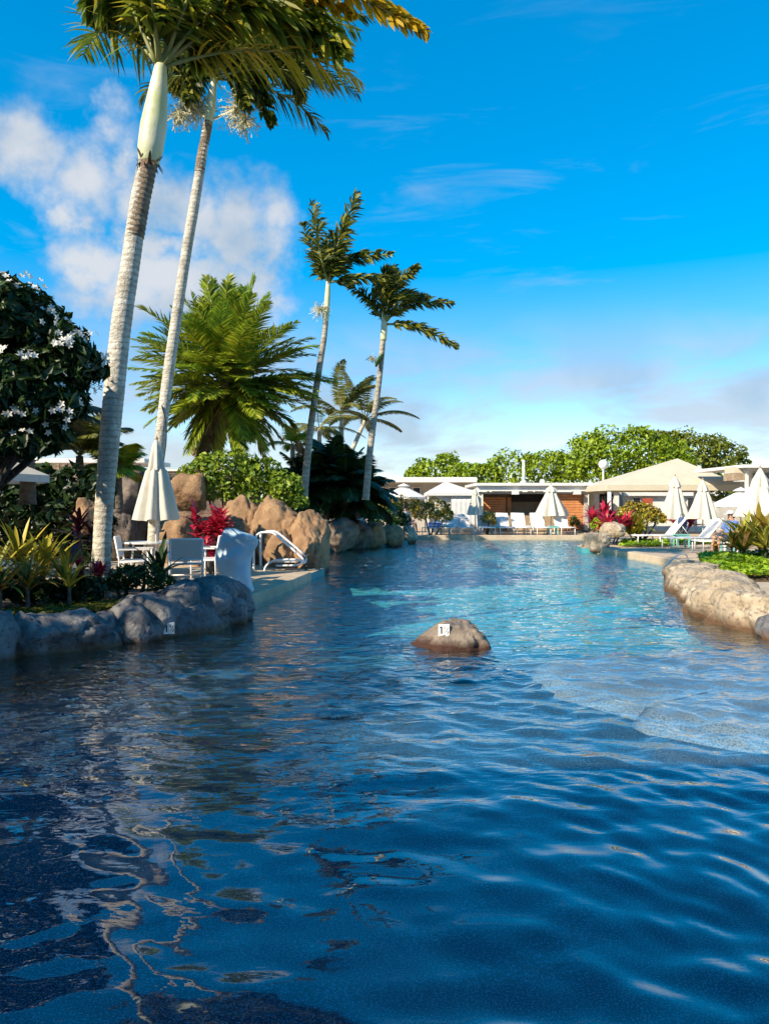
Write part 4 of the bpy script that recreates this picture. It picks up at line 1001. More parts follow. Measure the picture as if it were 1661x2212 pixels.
gK = 'spiky croton plants on the sunny bank'
for u, Y, n, l, mk, st, lab in [(1600,18.4,26,.9,'B_yel',.45,'tall spiky yellow plant beside the sun loungers'),(1640,18.9,26,1.0,'B_olive',.5,'tall spiky olive plant at the right picture edge'),
                           (1585,17.9,18,.6,'B_olive',.3,'low spiky olive plant left of the tall yellow one'),(1655,17.6,20,.8,'B_yel',.4,'spiky yellow plant cut by the right picture edge'),(1675,18.2,20,.9,'B_olive',.4,'spiky olive plant just beyond the right picture edge')]:
    b = P(u, 1200, Y); blade_plant('spiky_plant', (b.x, Y, .28), n, l, mk, .13, lab, 'plant', gK, heads=2, stem=st, spreadh=.16, tilt=(2,75))
b = P(1546,1190,18.6); blade_plant('flowering_plant', (b.x, 18.6, .25), 10, .34, 'B_yel', .2, 'low plant with an orange bract beside the lounger foot', 'plant', None, stem=.1, tilt=(5,70))
b = P(1372,1120,28.9); blade_plant('spiky_plant', (b.x, 28.9, .2), 30, 1.0, 'B_yel', .12, 'fan-shaped yellow plant in the middle of the croton bush', 'plant', None, heads=3, stem=.35, spreadh=.3, tilt=(2,60))
ob = MB()
for i in range(5): ob.box((0,0,.1+.06*i), (.03,.10-.01*i,.05), rz=i*.8)
t = tag(obj('orange_flower', MB().tube([P(1546,1197,18.3), P(1546,1186,18.3), P(1545,1176,18.3), P(1546,1168,18.3)], [.03,.06,.05,.01], 6), MT['orange'], None, True), 'upright orange flower beside the lounger foot', 'flower')

# ------------------------------------------------------------------ umbrellas
def pleated(mb, c, prof, n=48, folds=8, amp=.12, ph=0.):
    """closed canopy: prof = [(z, r, amp)] below/above c"""
    rows = []; sx = c.x*1.7+c.y
    for z, r, a in prof:
        rows.append([c+Vector((math.cos(q), math.sin(q), -.4*(z == prof[-1][0])))*r*.16*noise.noise(Vector((math.cos(q)*1.6+sx, math.sin(q)*1.6, z*1.3)))+Vector((math.cos(q)*r*(1+a*math.cos(folds*q+ph)), math.sin(q)*r*(1+a*math.cos(folds*q+ph)), z+(.05*a*math.cos(folds*q+ph) if z == prof[-1][0] else 0))) for q in [2*math.pi*j/n for j in range(n)]])
    return mb.rings(rows, cap=False)
def closed_umbrella(loc, h, bot, rb, label, group, m='canvas', collar=.22, rz=0.):
    r = thing('umbrella', loc, label, 'umbrella', group); c = Vector(loc); L = h-bot
    mb = MB(); pleated(mb, c, [(h-.02,.03,0),(h-.25*collar,.06,.1),(h-collar*1.2,.30*rb,.2),(h-.38*L,.46*rb,.22),(h-.6*L,.66*rb,.24),(h-.85*L,.9*rb,.24),(bot,rb,.26)], ph=rz)
    can = obj('canopy', mb, MT[m], r, True)
    mb = MB(); pleated(mb, c, [(h+.02,.025,0),(h-.06,.07,.05),(h-collar*.7,.30*rb,.18),(h-collar*1.35,.37*rb,.30)], folds=6, ph=rz+1); obj('vent_flap', mb, MT[m], r, True)
    obj('pole', MB().tube([c+Vector((0,0,.04)), c+Vector((0,0,h))], .024, 10), MT['white'], r, True)
    obj('finial', MB().tube([c+Vector((0,0,h)), c+Vector((0,0,h+.05)), c+Vector((0,0,h+.1))], [.02,.03,.008], 8), MT['wood_pale'], r, True)
    obj('base', MB().tube([c+Vector((0,0,.0)), c+Vector((0,0,.05)), c+Vector((0,0,.07)), c+Vector((0,0,.25))], [.26,.26,.05,.04], 20), MT['white'], r, True)
    return r
def open_umbrella(loc, h, rad, rise, label, group, m='canvas_white', n=8, val=.10, rz=.2):
    r = thing('umbrella', loc, label, 'umbrella', group); c = Vector(loc)
    mb = MB(); N = n*6; rows = []
    for t in (.04, .35, .7, 1.0):
        row = []
        for j in range(N):
            a = 2*math.pi*j/N+rz; k = (j % 6)/6; sag = math.sin(math.pi*k)
            rr = rad*t*(1-.07*sag*t); row.append(c+Vector((math.cos(a)*rr, math.sin(a)*rr, h-rise*t**.92-.04*sag*t*(1-t)*2)))
        rows.append(row)
    rows.append([Vector((p.x, p.y, p.z-val)) for p in rows[-1]])
    obj('canopy', mb.rings(rows, cap=False), MT[m], r, False)
    mb = MB(); rows = [[c+Vector((math.cos(2*math.pi*j/24)*q, math.sin(2*math.pi*j/24)*q, z)) for j in range(24)] for q, z in ((.01,h+.09),(.16*rad,h+.02),(.27*rad,h-.06))]
    obj('vent_flap', mb.rings(rows, cap=False), MT[m], r, True)
    for k in range(n):
        a = 2*math.pi*k/n+rz; obj('rib', MB().tube([c+Vector((0,0,h-.03)), c+Vector((math.cos(a)*rad*.98, math.sin(a)*rad*.98, h-rise-.03))], .012, 5), MT['white'], r)
    obj('pole', MB().tube([c, c+Vector((0,0,h+.1))], .026, 10), MT['white'], r, True)
    obj('base', MB().tube([c, c+Vector((0,0,.05)), c+Vector((0,0,.07)), c+Vector((0,0,.25))], [.26,.26,.05,.04], 16), MT['white'], r, True)
    return r
gU = 'closed cream umbrellas'; gO = 'open white parasols'
b = P(338,1200,14.6); closed_umbrella((b.x, 14.6, .15), 2.66, 1.16, .36, 'closed cream umbrella over the white table on the left', gU, collar=.42)
b = P(1190,1150,38.2); closed_umbrella((b.x, 38.2, .15), 2.42, .88, .70, 'half-closed cream umbrella in front of the cedar wall', gU, collar=.25)
b = P(1026,1100,37.5); closed_umbrella((b.x, 37.5, .15), 2.2, .95, .32, 'slim closed umbrella between the white cabana and the pavilion', gU, collar=.2)
b = P(1458,1110,29.5); closed_umbrella((b.x, 29.5, .15), 2.52, .90, .50, 'closed cream umbrella standing behind the leftmost lounger of the three', gU, collar=.3)
b = P(1518,1110,29.0); closed_umbrella((b.x, 29.0, .15), 2.36, .92, .46, 'closed cream umbrella standing behind the rightmost lounger of the three', gU, collar=.3)
b = P(1642,1110,21.5); closed_umbrella((b.x, 21.5, .15), 2.45, 1.1, .62, 'large gathered cream umbrella at the right picture edge', gU, collar=.45)
b = P(-75,1090,10.6); open_umbrella((b.x, 10.6, .15), 2.36, 1.09, .50, 'open parasol in shade cut off by the left picture edge', gO)
b = P(872,1090,39.5); open_umbrella((b.x, 39.5, .15), 2.45, 1.25, .62, 'open white parasol left of the cabana', gO)
b = P(1600,1090,31); open_umbrella((b.x, 31, .15), 2.06, 1.15, .60, 'open white parasol between the closed umbrellas on the right', gO)

# ------------------------------------------------------------------ furniture
def make_lounger(loc, label, group, back=50):
    """foot at local -X, back raised at +X"""
    r = thing('sun_lounger', loc, label, 'sun lounger', group); o = Vector((0,0,0)); h = .36; w = .32
    f = MB()
    for s in (-1, 1):
        f.tube([(-.95, s*w, h), (.55, s*w, h)], .022, 6); 
    f.tube([(-.95, -w, h), (-.95, w, h)], .022, 6); f.tube([(.55, -w, h), (.55, w, h)], .022, 6)
    obj('frame', f, MT['metal'], r, True, org=o)
    for x in (-.9, -.1, .5):
        for s in (-1, 1): obj('leg', MB().tube([(x, s*w, 0), (x, s*w, h)], .02, 6), MT['metal'], r, True, org=o)
    obj('seat', MB().box((-.30, 0, h+.008), (1.28, .60, .018)), MT['sling'], r, org=o)
    a = R(back); cx, cz = .36, h+.01; L = .80
    b = MB().box((cx+math.cos(a)*L/2, 0, cz+math.sin(a)*L/2), (L, .60, .018), ry=-a)
    obj('backrest', b, MT['sling'], r, org=o)
    bf = MB()
    for s in (-1, 1): bf.tube([(cx, s*w, cz), (cx+math.cos(a)*L, s*w, cz+math.sin(a)*L)], .018, 6)
    bf.tube([(cx+math.cos(a)*L, -w, cz+math.sin(a)*L), (cx+math.cos(a)*L, w, cz+math.sin(a)*L)], .018, 6)
    obj('back_frame', bf, MT['metal'], r, True, org=o)
    bs = MB()
    for s in (-1, 1): bs.tube([(cx+math.cos(a)*L*.6, s*w*.9, cz+math.sin(a)*L*.6), (cx+.62, s*w*.9, .0 if back > 60 else h-.02)], .013, 5)
    obj('back_stay', bs, MT['metal'], r, True, org=o)
    return r
gN = 'sun loungers on the sunny side'; gM = 'sun loungers along the far pool edge'
l0 = make_lounger((9.75,27.3,.15), 'sun lounger with a navy bag, farthest of the three by the croton bush', gN)
l0.rotation_euler = (0, 0, R(4))
copy_tree(l0, (10.15,25.3,.15), R(5), 'middle sun lounger of the three on the sunny side')
copy_tree(l0, (10.35,23.3,.15), R(6), 'nearest sun lounger of the three, beside the spiky plants')
fl = [(938,36.9,-70,20,'sun lounger with a blue towel in front of the yellow croton'),(968,37.0,-74,35,'sun lounger between the blue towel lounger and the cabana'),(1003,37.2,-91,48,'sun lounger directly in front of the white cabana wall'),
      (1049,37.2,-91,62,'upright sun lounger beside the teal table by the cabana'),(1088,37.2,-91,55,'sun lounger in front of the cedar panel, second along the pavilion'),(1124,37.3,-91,55,'sun lounger beside the white side table under the pavilion'),
      (1166,37.2,-91,55,'sun lounger just left of the half-closed umbrella'),(1217,37.2,-91,58,'sun lounger just right of the half-closed umbrella')]
for u, Y, rz, bk, lab in fl:
    o = make_lounger((P(u,1100,Y).x, Y, .15), lab, gM, bk); o.rotation_euler = (0, 0, R(-rz))
def side_table(loc, label, m='teal', s=.45, h=.42):
    r = thing('side_table', loc, label, 'side table', 'small poolside tables'); c = Vector(loc)
    for k in range(4): obj('slat', MB().box(c+Vector((0, (k-1.5)*s/4, h)), (s, s/4-.012, .025)), MT[m], r)
    for sx in (-1, 1):
        for sy in (-1, 1): obj('leg', MB().box(c+Vector((sx*s*.42, sy*s*.42, h/2)), (.05, .05, h)), MT[m], r)
    obj('apron', MB().box(c+Vector((0,-s*.42,h-.05)), (s*.8,.02,.06)).box(c+Vector((0,s*.42,h-.05)), (s*.8,.02,.06)), MT[m], r)
for u, Y, lab in [(1071,36.9,'teal side table beside the cabana loungers'),(1194,36.8,'teal side table under the half-closed umbrella'),(962,36.7,'teal side table near the blue towel lounger')]:
    side_table((P(u,1100,Y).x, Y, .15), lab)
side_table((10.15,26.3,.15), 'teal side table between the farthest and the middle lounger')
side_table((10.75,24.3,.15), 'teal side table between the middle and the nearest lounger')
side_table((P(1141,1100,37).x, 37, .15), 'pale side table in front of the pavilion', 'white')
tag(obj('towel', MB().box((P(940,1100,36.5).x, 36.6, .60), (.62,.9,.05), rx=.25), MT['blue'], None), 'blue towel spread over the leftmost far lounger', 'towel')
bp = thing('bag', (10.58,27.35,1.0), 'navy bag hanging on the farthest of the three loungers', 'bag'); bc = Vector((10.58,27.30,.0))
obj('pouch', MB().rings([[bc+Vector((math.cos(a)*.16*s, math.sin(a)*.10*s, z)) for a in [j*.5236 for j in range(12)]] for z, s in ((.78,.7),(.84,1),(1.0,1.05),(1.12,.9),(1.15,.5))]), MT['navy'], bp, True)
obj('strap', MB().tube([bc+Vector((-.10,0,1.12)), bc+Vector((-.06,0,1.26)), bc+Vector((.06,0,1.26)), bc+Vector((.10,0,1.12))], .012, 5), MT['navy'], bp)

# white table set under the near umbrella
def patio_table(loc, label):
    r = thing('patio_table', loc, label, 'table'); c = Vector(loc)
    obj('tabletop', MB().tube([c+Vector((0,0,.70)), c+Vector((0,0,.73))], .52, 28), MT['white'], r)
    for k in range(4):
        a = k*math.pi/2+.6; obj('leg', MB().tube([c+Vector((math.cos(a)*.40, math.sin(a)*.40, 0)), c+Vector((math.cos(a)*.32, math.sin(a)*.32, .70))], .022, 7), MT['metal'], r, True)
def patio_chair(loc, rz, label, first=None):
    r = thing('patio_chair', loc, label, 'chair', 'white patio chairs around the table'); o = Vector((0,0,0)); w = .27
    for s in (-1, 1):
        obj('leg', MB().tube([(-.26, s*w, 0), (-.26, s*w, .62)], .018, 6), MT['metal'], r, True, org=o)
        obj('leg', MB().tube([(.25, s*w, 0), (.24, s*w, .44), (.32, s*w, .86)], .018, 6), MT['metal'], r, True, org=o)
        obj('armrest', MB().box((-.02, s*w, .635), (.54, .045, .025)), MT['white'], r, org=o)
        obj('seat_rail', MB().tube([(-.26, s*w, .41), (.25, s*w, .41)], .016, 6), MT['metal'], r, True, org=o)
    obj('seat', MB().box((0, 0, .425), (.50, .50, .02)), MT['sling'], r, org=o)
    obj('backrest', MB().box((.285, 0, .68), (.02, .50, .34), ry=R(11)), MT['sling'], r, org=o)
    obj('top_rail', MB().tube([(.32, -w, .86), (.32, w, .86)], .018, 6).tube([(.27, -w, .50), (.27, w, .50)], .014, 6), MT['metal'], r, True, org=o)
    obj('stretcher', MB().tube([(-.26, -w, .2), (-.26, w, .2)], .012, 6), MT['metal'], r, True, org=o)
    r.rotation_euler = (0, 0, rz); return r
b = P(330,1200,15.0); patio_table((b.x-.05, 15.0, .15), 'round white patio table around the closed umbrella pole')
b = P(292,1200,14.2); c1 = patio_chair((b.x, 14.2, .15), R(190), 'white patio chair left of the table, partly behind the green shrub')
b = P(402,1200,13.4); copy_tree(c1, (b.x, 13.4, .15), R(-75), 'white sling patio chair with its back to the pool, behind the dracaena')
b = P(455,1200,14.6); copy_tree(c1, (b.x, 14.6, .15), R(-15), 'white patio chair between the table and the pool lift')
# teal garden chair and a white one in the shaded cove
def garden_chair(loc, m, label):
    r = thing('garden_chair', loc, label, 'chair', 'chairs in the shaded cove'); c = Vector(loc)
    obj('seat', MB().box(c+Vector((0,0,.34)), (.52,.5,.03), rx=-.12), MT[m], r)
    for k in range(5): obj('slat', MB().box(c+Vector(((k-2)*.10, .27, .66)), (.085,.02,.62), rx=-.25), MT[m], r)
    for s in (-1, 1):
        obj('armrest', MB().box(c+Vector((s*.3,0,.55)), (.10,.55,.025)), MT[m], r)
        for y in (-.24,.2): obj('leg', MB().box(c+Vector((s*.28,y,.27)), (.04,.06,.54)), MT[m], r)
garden_chair((P(748,1112,29.6).x, 29.6, .62), 'teal', 'teal slatted garden chair in the shade above the cove rocks')
garden_chair((P(772,1112,30.2).x, 30.2, .62), 'white', 'white slatted garden chair in the shade above the cove rocks')
mound('cove_bank', [(-6,27.0),(-3.2,27.4),(-1.8,29.0),(0.2,29.3),(.8,31.6),(1.0,36),(-8,37),(-9,30)], .60, MT['soil'])

# covered pool lift
YL = 12.5
lift = thing('pool_lift', P(515,1281,YL), 'pool lift under a pale blue-grey fitted cover on the deck', 'pool lift')
sl_ = [(1281,499,546),(1274,495,549),(1262,487,544),(1245,476,541),(1225,468,541),(1205,466,543),(1190,469,549),(1176,472,557),(1165,476,558),(1155,479,545),(1147,483,520),(1141,488,506)]
rows = []
for i, (v, a, b) in enumerate(sl_):
    A, B = P(a, v, YL), P(b, v, YL); c = (A+B)/2; rx = (B.x-A.x)/2; ry = .22+.06*math.sin(i*.6) if i < 9 else .22*(12-i)/4
    row = []
    for j in range(40):
        q = 2*math.pi*j/40; w = 1+.05*math.sin(3*q+i*.5)+.035*math.sin(7*q-i*.35)*(1 if i < 9 else .3)
        row.append(c+Vector((math.cos(q)*rx*(w if abs(math.cos(q)) < .8 else 1), math.sin(q)*ry*w, 0)))
    rows.append(row)
up = []
for i in range(len(rows)-1):                       # denser rows, for soft folds
    for k in range(3):
        t = k/3; up.append([rows[i][j].lerp(rows[i+1][j], t)+Vector((0, -.018*math.sin(i*.9+t+j*.5)-.012*math.sin((i+t)*2.2-j*.33), 0)) for j in range(40)])
up.append(rows[-1]); obj('cover', MB().rings(up), MT['cover'], lift, True)
seam = [P(u, v, YL-.26) for u, v in ((500,1143),(512,1152),(527,1166),(540,1180),(546,1192))]
obj('seam', MB().tube(spline(seam, 4), .008, 5), MT['cover'], lift, True)
obj('base_plate', MB().box(P(520,1283,YL)+Vector((0,0,.0)), (.5,.44,.03)), MT['white'], lift)
# white handrails and stair seat at the pool edge
YH = 16.9
hr = thing('handrail', P(600,1233,YH), 'white tubular pool handrail in front of the tan boulders', 'handrail')
for dy, pts in ((0, [(548,1233),(548,1180),(551,1163),(560,1152),(575,1150),(592,1153),(620,1176),(648,1201),(655,1209),(657,1218)]), (.45, [(563,1229),(563,1158),(568,1151),(580,1148),(598,1150),(625,1171),(655,1197),(661,1206),(660,1216)])):
    obj('rail', MB().tube(spline([P(u, v, YH+dy) for u, v in pts], 5), .026, 8), MT['metal'], hr, True)
for dy in (0, .45):
    obj('loop', MB().tube(spline([P(u, v, YH+dy-.1) for u, v in ((571,1236),(573,1226),(582,1216),(598,1210),(640,1209),(652,1214),(640,1221),(596,1222))], 5), .022, 8), MT['metal'], hr, True)
obj('seat', MB().box(P(618,1212,YH+.12), (.5,.42,.03)), MT['white'], hr)
dr = thing('handrail', P(664,1222,17.2), 'dark curved grab rails behind the white handrail', 'handrail')
for u, v in ((0,0),(3,19)):
    obj('rail', MB().tube(spline([P(u+a, v+b, 17.0) for a, b in ((655,1222),(659,1205),(668,1199),(680,1203),(690,1214))], 5), .018, 7), MT['black'], dr, True)
gr = thing('handrail', (7.9,19.6,.15), 'thin steel grab rail at the pool edge near the pale rock', 'handrail')
obj('rail', MB().tube(spline([P(1437,1226,18.6), P(1455,1206,19), P(1470,1197,19.4), P(1483,1200,19.8), P(1484,1216,19.9)], 5), .02, 7), MT['steel'], gr, True)

# ------------------------------------------------------------------ buildings on the far side
def bx(mb, u0, u1, v0, v1, Y, depth):
    a, b = P(u0, v0, Y), P(u1, v1, Y); return mb.box(((a.x+b.x)/2, Y+depth/2, (a.z+b.z)/2), (b.x-a.x, depth, a.z-b.z))
def part_px(root, name, u0, u1, v0, v1, Y, depth, m):
    return obj(name, bx(MB(), u0, u1, v0, v1, Y, depth), MT[m], root)
# pavilion
pv = thing('pool_pavilion', (P(1150,1090,41).x, 41, .15), 'long low pavilion with white fascia and cedar walls', 'pavilion')
r_ = bx(MB(), 1028, 1312, 1043, 1049, 39.6, 5.5); bx(r_, 1030, 1310, 1049, 1061, 39.8, .16)
obj('roof', r_, MT['white'], pv)
part_px(pv, 'soffit', 1034, 1306, 1062.5, 1066, 39.98, 4.5, 'greywall')
for u in (1114, 1248): part_px(pv, 'bracket', u-7, u+7, 1058.5, 1068, 39.6, .5, 'white')
for u in (1034,): part_px(pv, 'post', u-6, u+6, 1061.5, 1151, 40.2, .3, 'white')
part_px(pv, 'post', 1262, 1270, 1063, 1146, 40.0, .2, 'greywall'); part_px(pv, 'post', 1274, 1282, 1063, 1146, 40.6, .2, 'greywall')
part_px(pv, 'back_wall', 1044, 1206, 1066, 1146, 42.0, .2, 'wood_pale')
part_px(pv, 'painted_shade', 1106, 1200, 1068, 1084, 41.7, .08, 'dark')  # dark sheet added for the shade at the top of the opening
a, b = P(1042,1076,41.4), P(1100,1146,41.4)
def planks(root, u0, u1, v0, v1, Y, n, m='wood'):
    A, B = P(u0, v0, Y), P(u1, v1, Y); h = (A.z-B.z)/n
    me = {}
    for i in range(n):
        c = Vector(((A.x+B.x)/2, Y+rd.uniform(-.012,.012), B.z+(i+.5)*h))
        obj('plank', MB().box(c, (B.x-A.x, .05, h-.016)), MT[m], root)
    obj('backing', MB().box(((A.x+B.x)/2, Y+.06, (A.z+B.z)/2), (B.x-A.x-.02, .04, A.z-B.z)), MT['dark'], root)
planks(pv, 1203, 1262, 1068, 1146, 40.3, 14); planks(pv, 1044, 1092, 1074, 1146, 41.3, 14)
part_px(pv, 'bar_counter', 1094, 1202, 1112, 1146, 41.0, .6, 'wood_pale'); part_px(pv, 'door', 1096, 1104, 1074, 1111, 41.5, .1, 'wood')
vent = thing('vent_pipe', P(1131,1043,42), 'pale vent pipe standing on the pavilion roof', 'pipe')
obj('pipe', MB().tube([P(1131,1043,42), P(1131,998,42)], .075, 10), MT['white'], vent, True); obj('cap', MB().tube([P(1131,998,42), P(1131,994,42)], .10, 10), MT['white'], vent)
obj('flashing', MB().tube([P(1131,1043.5,42), P(1131,1037,42)], [.26,.08], 12), MT['white'], vent, True)
lamp = thing('globe_lamp', P(1303,1044,44), 'white globe lamp on a post behind the pavilion roof', 'lamp')
obj('post', MB().tube([P(1303,1150,44), P(1303,1013,44)], .05, 8), MT['white'], lamp, True)
bm = bmesh.new(); bmesh.ops.create_uvsphere(bm, u_segments=20, v_segments=12, radius=.27); me = bpy.data.meshes.new('globe'); bm.to_mesh(me); bm.free()
g_ = link('globe', me, MT['petal'], lamp, True); g_.location = P(1303,1003,44)-lamp.location
obj('collar', MB().tube([P(1303,1015,44), P(1303,1010,44)], [.08,.13], 10), MT['white'], lamp)
# link section with railing between pavilion and gazebo
ls = thing('link_building', (P(1325,1090,42).x, 42.5, .15), 'white walled link with dark railing between pavilion and gazebo', 'building')
part_px(ls, 'roof', 1284, 1345, 1048, 1062, 42, 3, 'white')
part_px(ls, 'wall', 1286, 1345, 1062.5, 1148, 44, .2, 'greywall')
for u in (1289, 1332): part_px(ls, 'post', u-5, u+5, 1062.5, 1148, 42.2, .25, 'white')
part_px(ls, 'door', 1298, 1326, 1068, 1148, 43.8, .1, 'dark')
for k in range(5): part_px(ls, 'bar', 1300+k*5.5, 1301.4+k*5.5, 1072, 1100, 43.4, .05, 'greywall')
# gazebo canopy
YG = 36
def hip(root, u0, u1, ue, ve, ua, va, Y, depth, m, val):
    k = Y/K; x0, x1 = P(u0, ve, Y).x, P(u1, ve, Y).x; ze = P(0, ve, Y).z; za = P(0, va, Y+depth/2).z; xa = P(ua, va, Y+depth/2).x; ap = Vector((xa, Y+depth/2, za))
    q = [Vector((x0,Y,ze)), Vector((x1,Y,ze)), Vector((x1,Y+depth,ze)), Vector((x0,Y+depth,ze))]
    for i in range(4):
        obj('roof_panel', MB().add([q[i], q[(i+1) % 4], ap, q[i]+Vector((0,0,-.03)), q[(i+1) % 4]+Vector((0,0,-.03)), ap+Vector((0,0,-.03))], [(0,1,2),(5,4,3),(0,3,4,1)]), MT[m], root)
    for i in range(4):
        a, b = q[i], q[(i+1) % 4]; obj('valance', MB().box((a+b)/2+Vector((0,0,-val/2-.032)), ((b-a).length if abs((b-a).x) > .1 else .03, .03 if abs((b-a).x) > .1 else (b-a).length, val)), MT[m], root)
    return q
gz = thing('gazebo', (P(1455,1090,38).x, 38.5, .15), 'cream gazebo with a broad hipped canopy roof', 'gazebo')
q = hip(gz, 1312, 1602, 0, 1047, 1463, 990, YG, 5.2, 'cream', .24)
for p in q: obj('post', MB().box((p.x+(.12 if p.x < 12 else -.12), p.y+(.12 if p.y < 38 else -.12), (p.z+.15)/2-.1), (.14,.14,p.z-.2)), MT['white'], gz)
ph = thing('pool_house', (P(1440,1090,43).x, 43.5, .15), 'white pool house with dark windows behind the gazebo', 'building')
part_px(ph, 'wall', 1346, 1568, 1058, 1149, 43.2, .3, 'wall')
part_px(ph, 'fascia', 1348, 1566, 1064, 1071, 42.9, .25, 'white')
for u0, u1 in ((1366,1384),(1388,1406),(1484,1502),(1522,1541),(1546,1558)):
    w = part_px(ph, 'window', u0, u1, 1074, 1112, 43.12, .06, 'white'); obj('pane', bx(MB(), u0+2, u1-2, 1076, 1110, 43.09, .02), MT['glass'], w)
sb = thing('sign_board', P(1396,1086,42.6), 'small rust red board in front of the pool house wall', 'board')
part_px(sb, 'panel', 1388, 1410, 1076, 1094, 42.6, .06, 'red'); part_px(sb, 'post', 1397, 1400, 1094.5, 1149, 42.62, .06, 'white')
# cabana with white fabric walls
cb = thing('cabana', (P(975,1090,40).x, 40.5, .15), 'white fabric cabana with a peaked top beside the pavilion', 'cabana')
q = hip(cb, 922, 1034, 0, 1064, 962, 1040, 38.8, 2.6, 'canvas_white', .12)
for p in q: obj('post', MB().box((p.x+(.06 if p.x < 3.3 else -.06), p.y+(.06 if p.y < 39.5 else -.06), p.z/2), (.07,.07,p.z-.2)), MT['white'], cb)
A = P(975,1066,38.95); B = P(1030,1146,38.95); rows = []
for z in np.linspace(B.z+.05, A.z-.12, 6):
    rows.append([Vector((A.x+(B.x-A.x)*j/30, 38.95+.008*math.sin(j*1.1)+.004*math.sin(j*2.7+z), z)) for j in range(31)]+[Vector((A.x+(B.x-A.x)*j/30, 39.0+.008*math.sin(j*1.1), z)) for j in range(30, -1, -1)])
obj('curtain', MB().rings(rows), MT['canvas_white'], cb, True)
A2 = P(935,1066,39.1); rows = []
for z in np.linspace(B.z+.05, A.z-.12, 5): rows.append([Vector((A2.x+.9*j/24, 39.1+.012*math.sin(j*1.2), z)) for j in range(25)]+[Vector((A2.x+.9*j/24, 39.14+.012*math.sin(j*1.2), z)) for j in range(24, -1, -1)])
obj('curtain', MB().rings(rows), MT['canvas_white'], cb, True)
obj('back_panel', MB().box((P(978,1100,41.2).x, 41.25, 1.3), (2.5,.04,2.2)), MT['canvas_white'], cb)
# hotel wing far left
hw = thing('hotel_wing', (P(880,1090,47).x, 47.5, .15), 'low hotel wing with a flat white roof behind the palms', 'building')
obj('roof', MB().box(((P(735,1,46).x+P(1030,1,46).x)/2, 50, P(0,1036,46).z), (P(1030,1,46).x-P(735,1,46).x, 8, .30)), MT['white'], hw)
part_px(hw, 'wall', 740, 1028, 1041, 1149, 48, .3, 'greywall')
for u in (782, 806, 826, 848, 872, 900): 
    w = part_px(hw, 'window', u-9, u+9, 1052, 1110, 47.9, .08, 'white'); obj('pane', bx(MB(), u-7, u+7, 1054, 1108, 47.86, .03), MT['glass'], w)
# block at the right edge
rb = thing('bungalow', (P(1650,1090,33).x, 33, .15), 'cream bungalow with flat roof and timber beam at the right edge', 'building')
part_px(rb, 'roof', 1606, 1760, 1003, 1010, 31.5, 5, 'white'); part_px(rb, 'fascia', 1608, 1760, 1010.5, 1016, 31.7, .2, 'greywall')
part_px(rb, 'wall', 1618, 1760, 1016.5, 1149, 33, .25, 'wall')
for u0, u1 in ((1626,1644),(1650,1668),(1674,1692)):
    w = part_px(rb, 'window', u0, u1, 1019, 1036, 32.93, .05, 'white'); obj('pane', bx(MB(), u0+1.2, u1-1.2, 1021, 1034, 32.9, .02), MT['glass'], w)
part_px(rb, 'post', 1612, 1617, 1016.5, 1149, 31.8, .15, 'white')
part_px(rb, 'beam', 1590, 1611, 1022, 1037, 31.9, 1.2, 'wood_pale'); part_px(rb, 'beam_cap', 1588, 1606, 1008, 1021.5, 32, 1.0, 'cream')
fr_ = thing('flat_roof', (P(1560,1090,46).x, 46, .15), 'flat white roof section between the gazebo and the bungalow', 'building')
part_px(fr_, 'roof', 1500, 1640, 1030, 1040, 45, 4, 'white'); part_px(fr_, 'wall', 1510, 1640, 1040.5, 1149, 46, .3, 'greywall')
gw = tag(obj('garden_wall', bx(MB(), 1552, 1650, 1096, 1149, 33.6, .25), MT['greywall'], None), 'grey garden wall under the open parasol on the right', 'wall')
bush('hedge', 1565, 1080, 38.4, [(1545,1078,30,18),(1575,1075,30,16),(1605,1080,25,18)], 1500, .16, MT['L_tree2'], 'shaded olive hedge seen under the gazebo eave', 'hedge')
# timber screen wall in the left background
sw = thing('timber_screen', (P(150,1090,18).x, 18, .15), 'weathered timber screen behind the left palms', 'fence')
for i in range(9):
    u = 62+i*17; part_px(sw, 'board', u, u+15.2, 1003+rd.uniform(-3,3), 1130, 18+rd.uniform(-.02,.02), .05, 'trunk_brown')
part_px(sw, 'rail', 58, 218, 1046, 1050, 17.9, .06, 'trunk_brown')
lw = thing('beach_house', (P(200,1090,34).x, 34, .15), 'pale house with white roof edge seen behind the left palms', 'building')
part_px(lw, 'wall', -80, 300, 1000, 1149, 34, .3, 'greywall'); part_px(lw, 'roof', -100, 312, 990, 999, 32.8, 4, 'white')
bw = thing('boundary_wall', (P(390,1090,26).x, 26, .15), 'dark boundary wall with pale cap behind the umbrella and hedge', 'wall')
part_px(bw, 'wall', 232, 560, 1018, 1149, 26, .3, 'dark_rock'); part_px(bw, 'cap', 230, 562, 1013.5, 1017.5, 25.95, .4, 'wall')

# hotel block behind the camera, whose shade lies over the near end of the pool
hb = thing('hotel_block', (-6, -6, .15), 'tall hotel block standing behind the viewpoint and shading the near pool', 'building')
obj('wall', MB().box((-10, -7, 4.15), (44, 8, 8.0)), MT['wall'], hb)
obj('roof', MB().box((-10, -7, 8.3), (45, 9, .25)), MT['white'], hb)
for f_ in range(2):
    for i in range(10):
        w = obj('window', MB().box((-22+i*3.2, -2.97, 1.9+f_*2.9), (1.6,.06,1.7)), MT['white'], hb); obj('pane', MB().box((-22+i*3.2, -2.93, 1.9+f_*2.9), (1.45,.03,1.55)), MT['glass'], w)

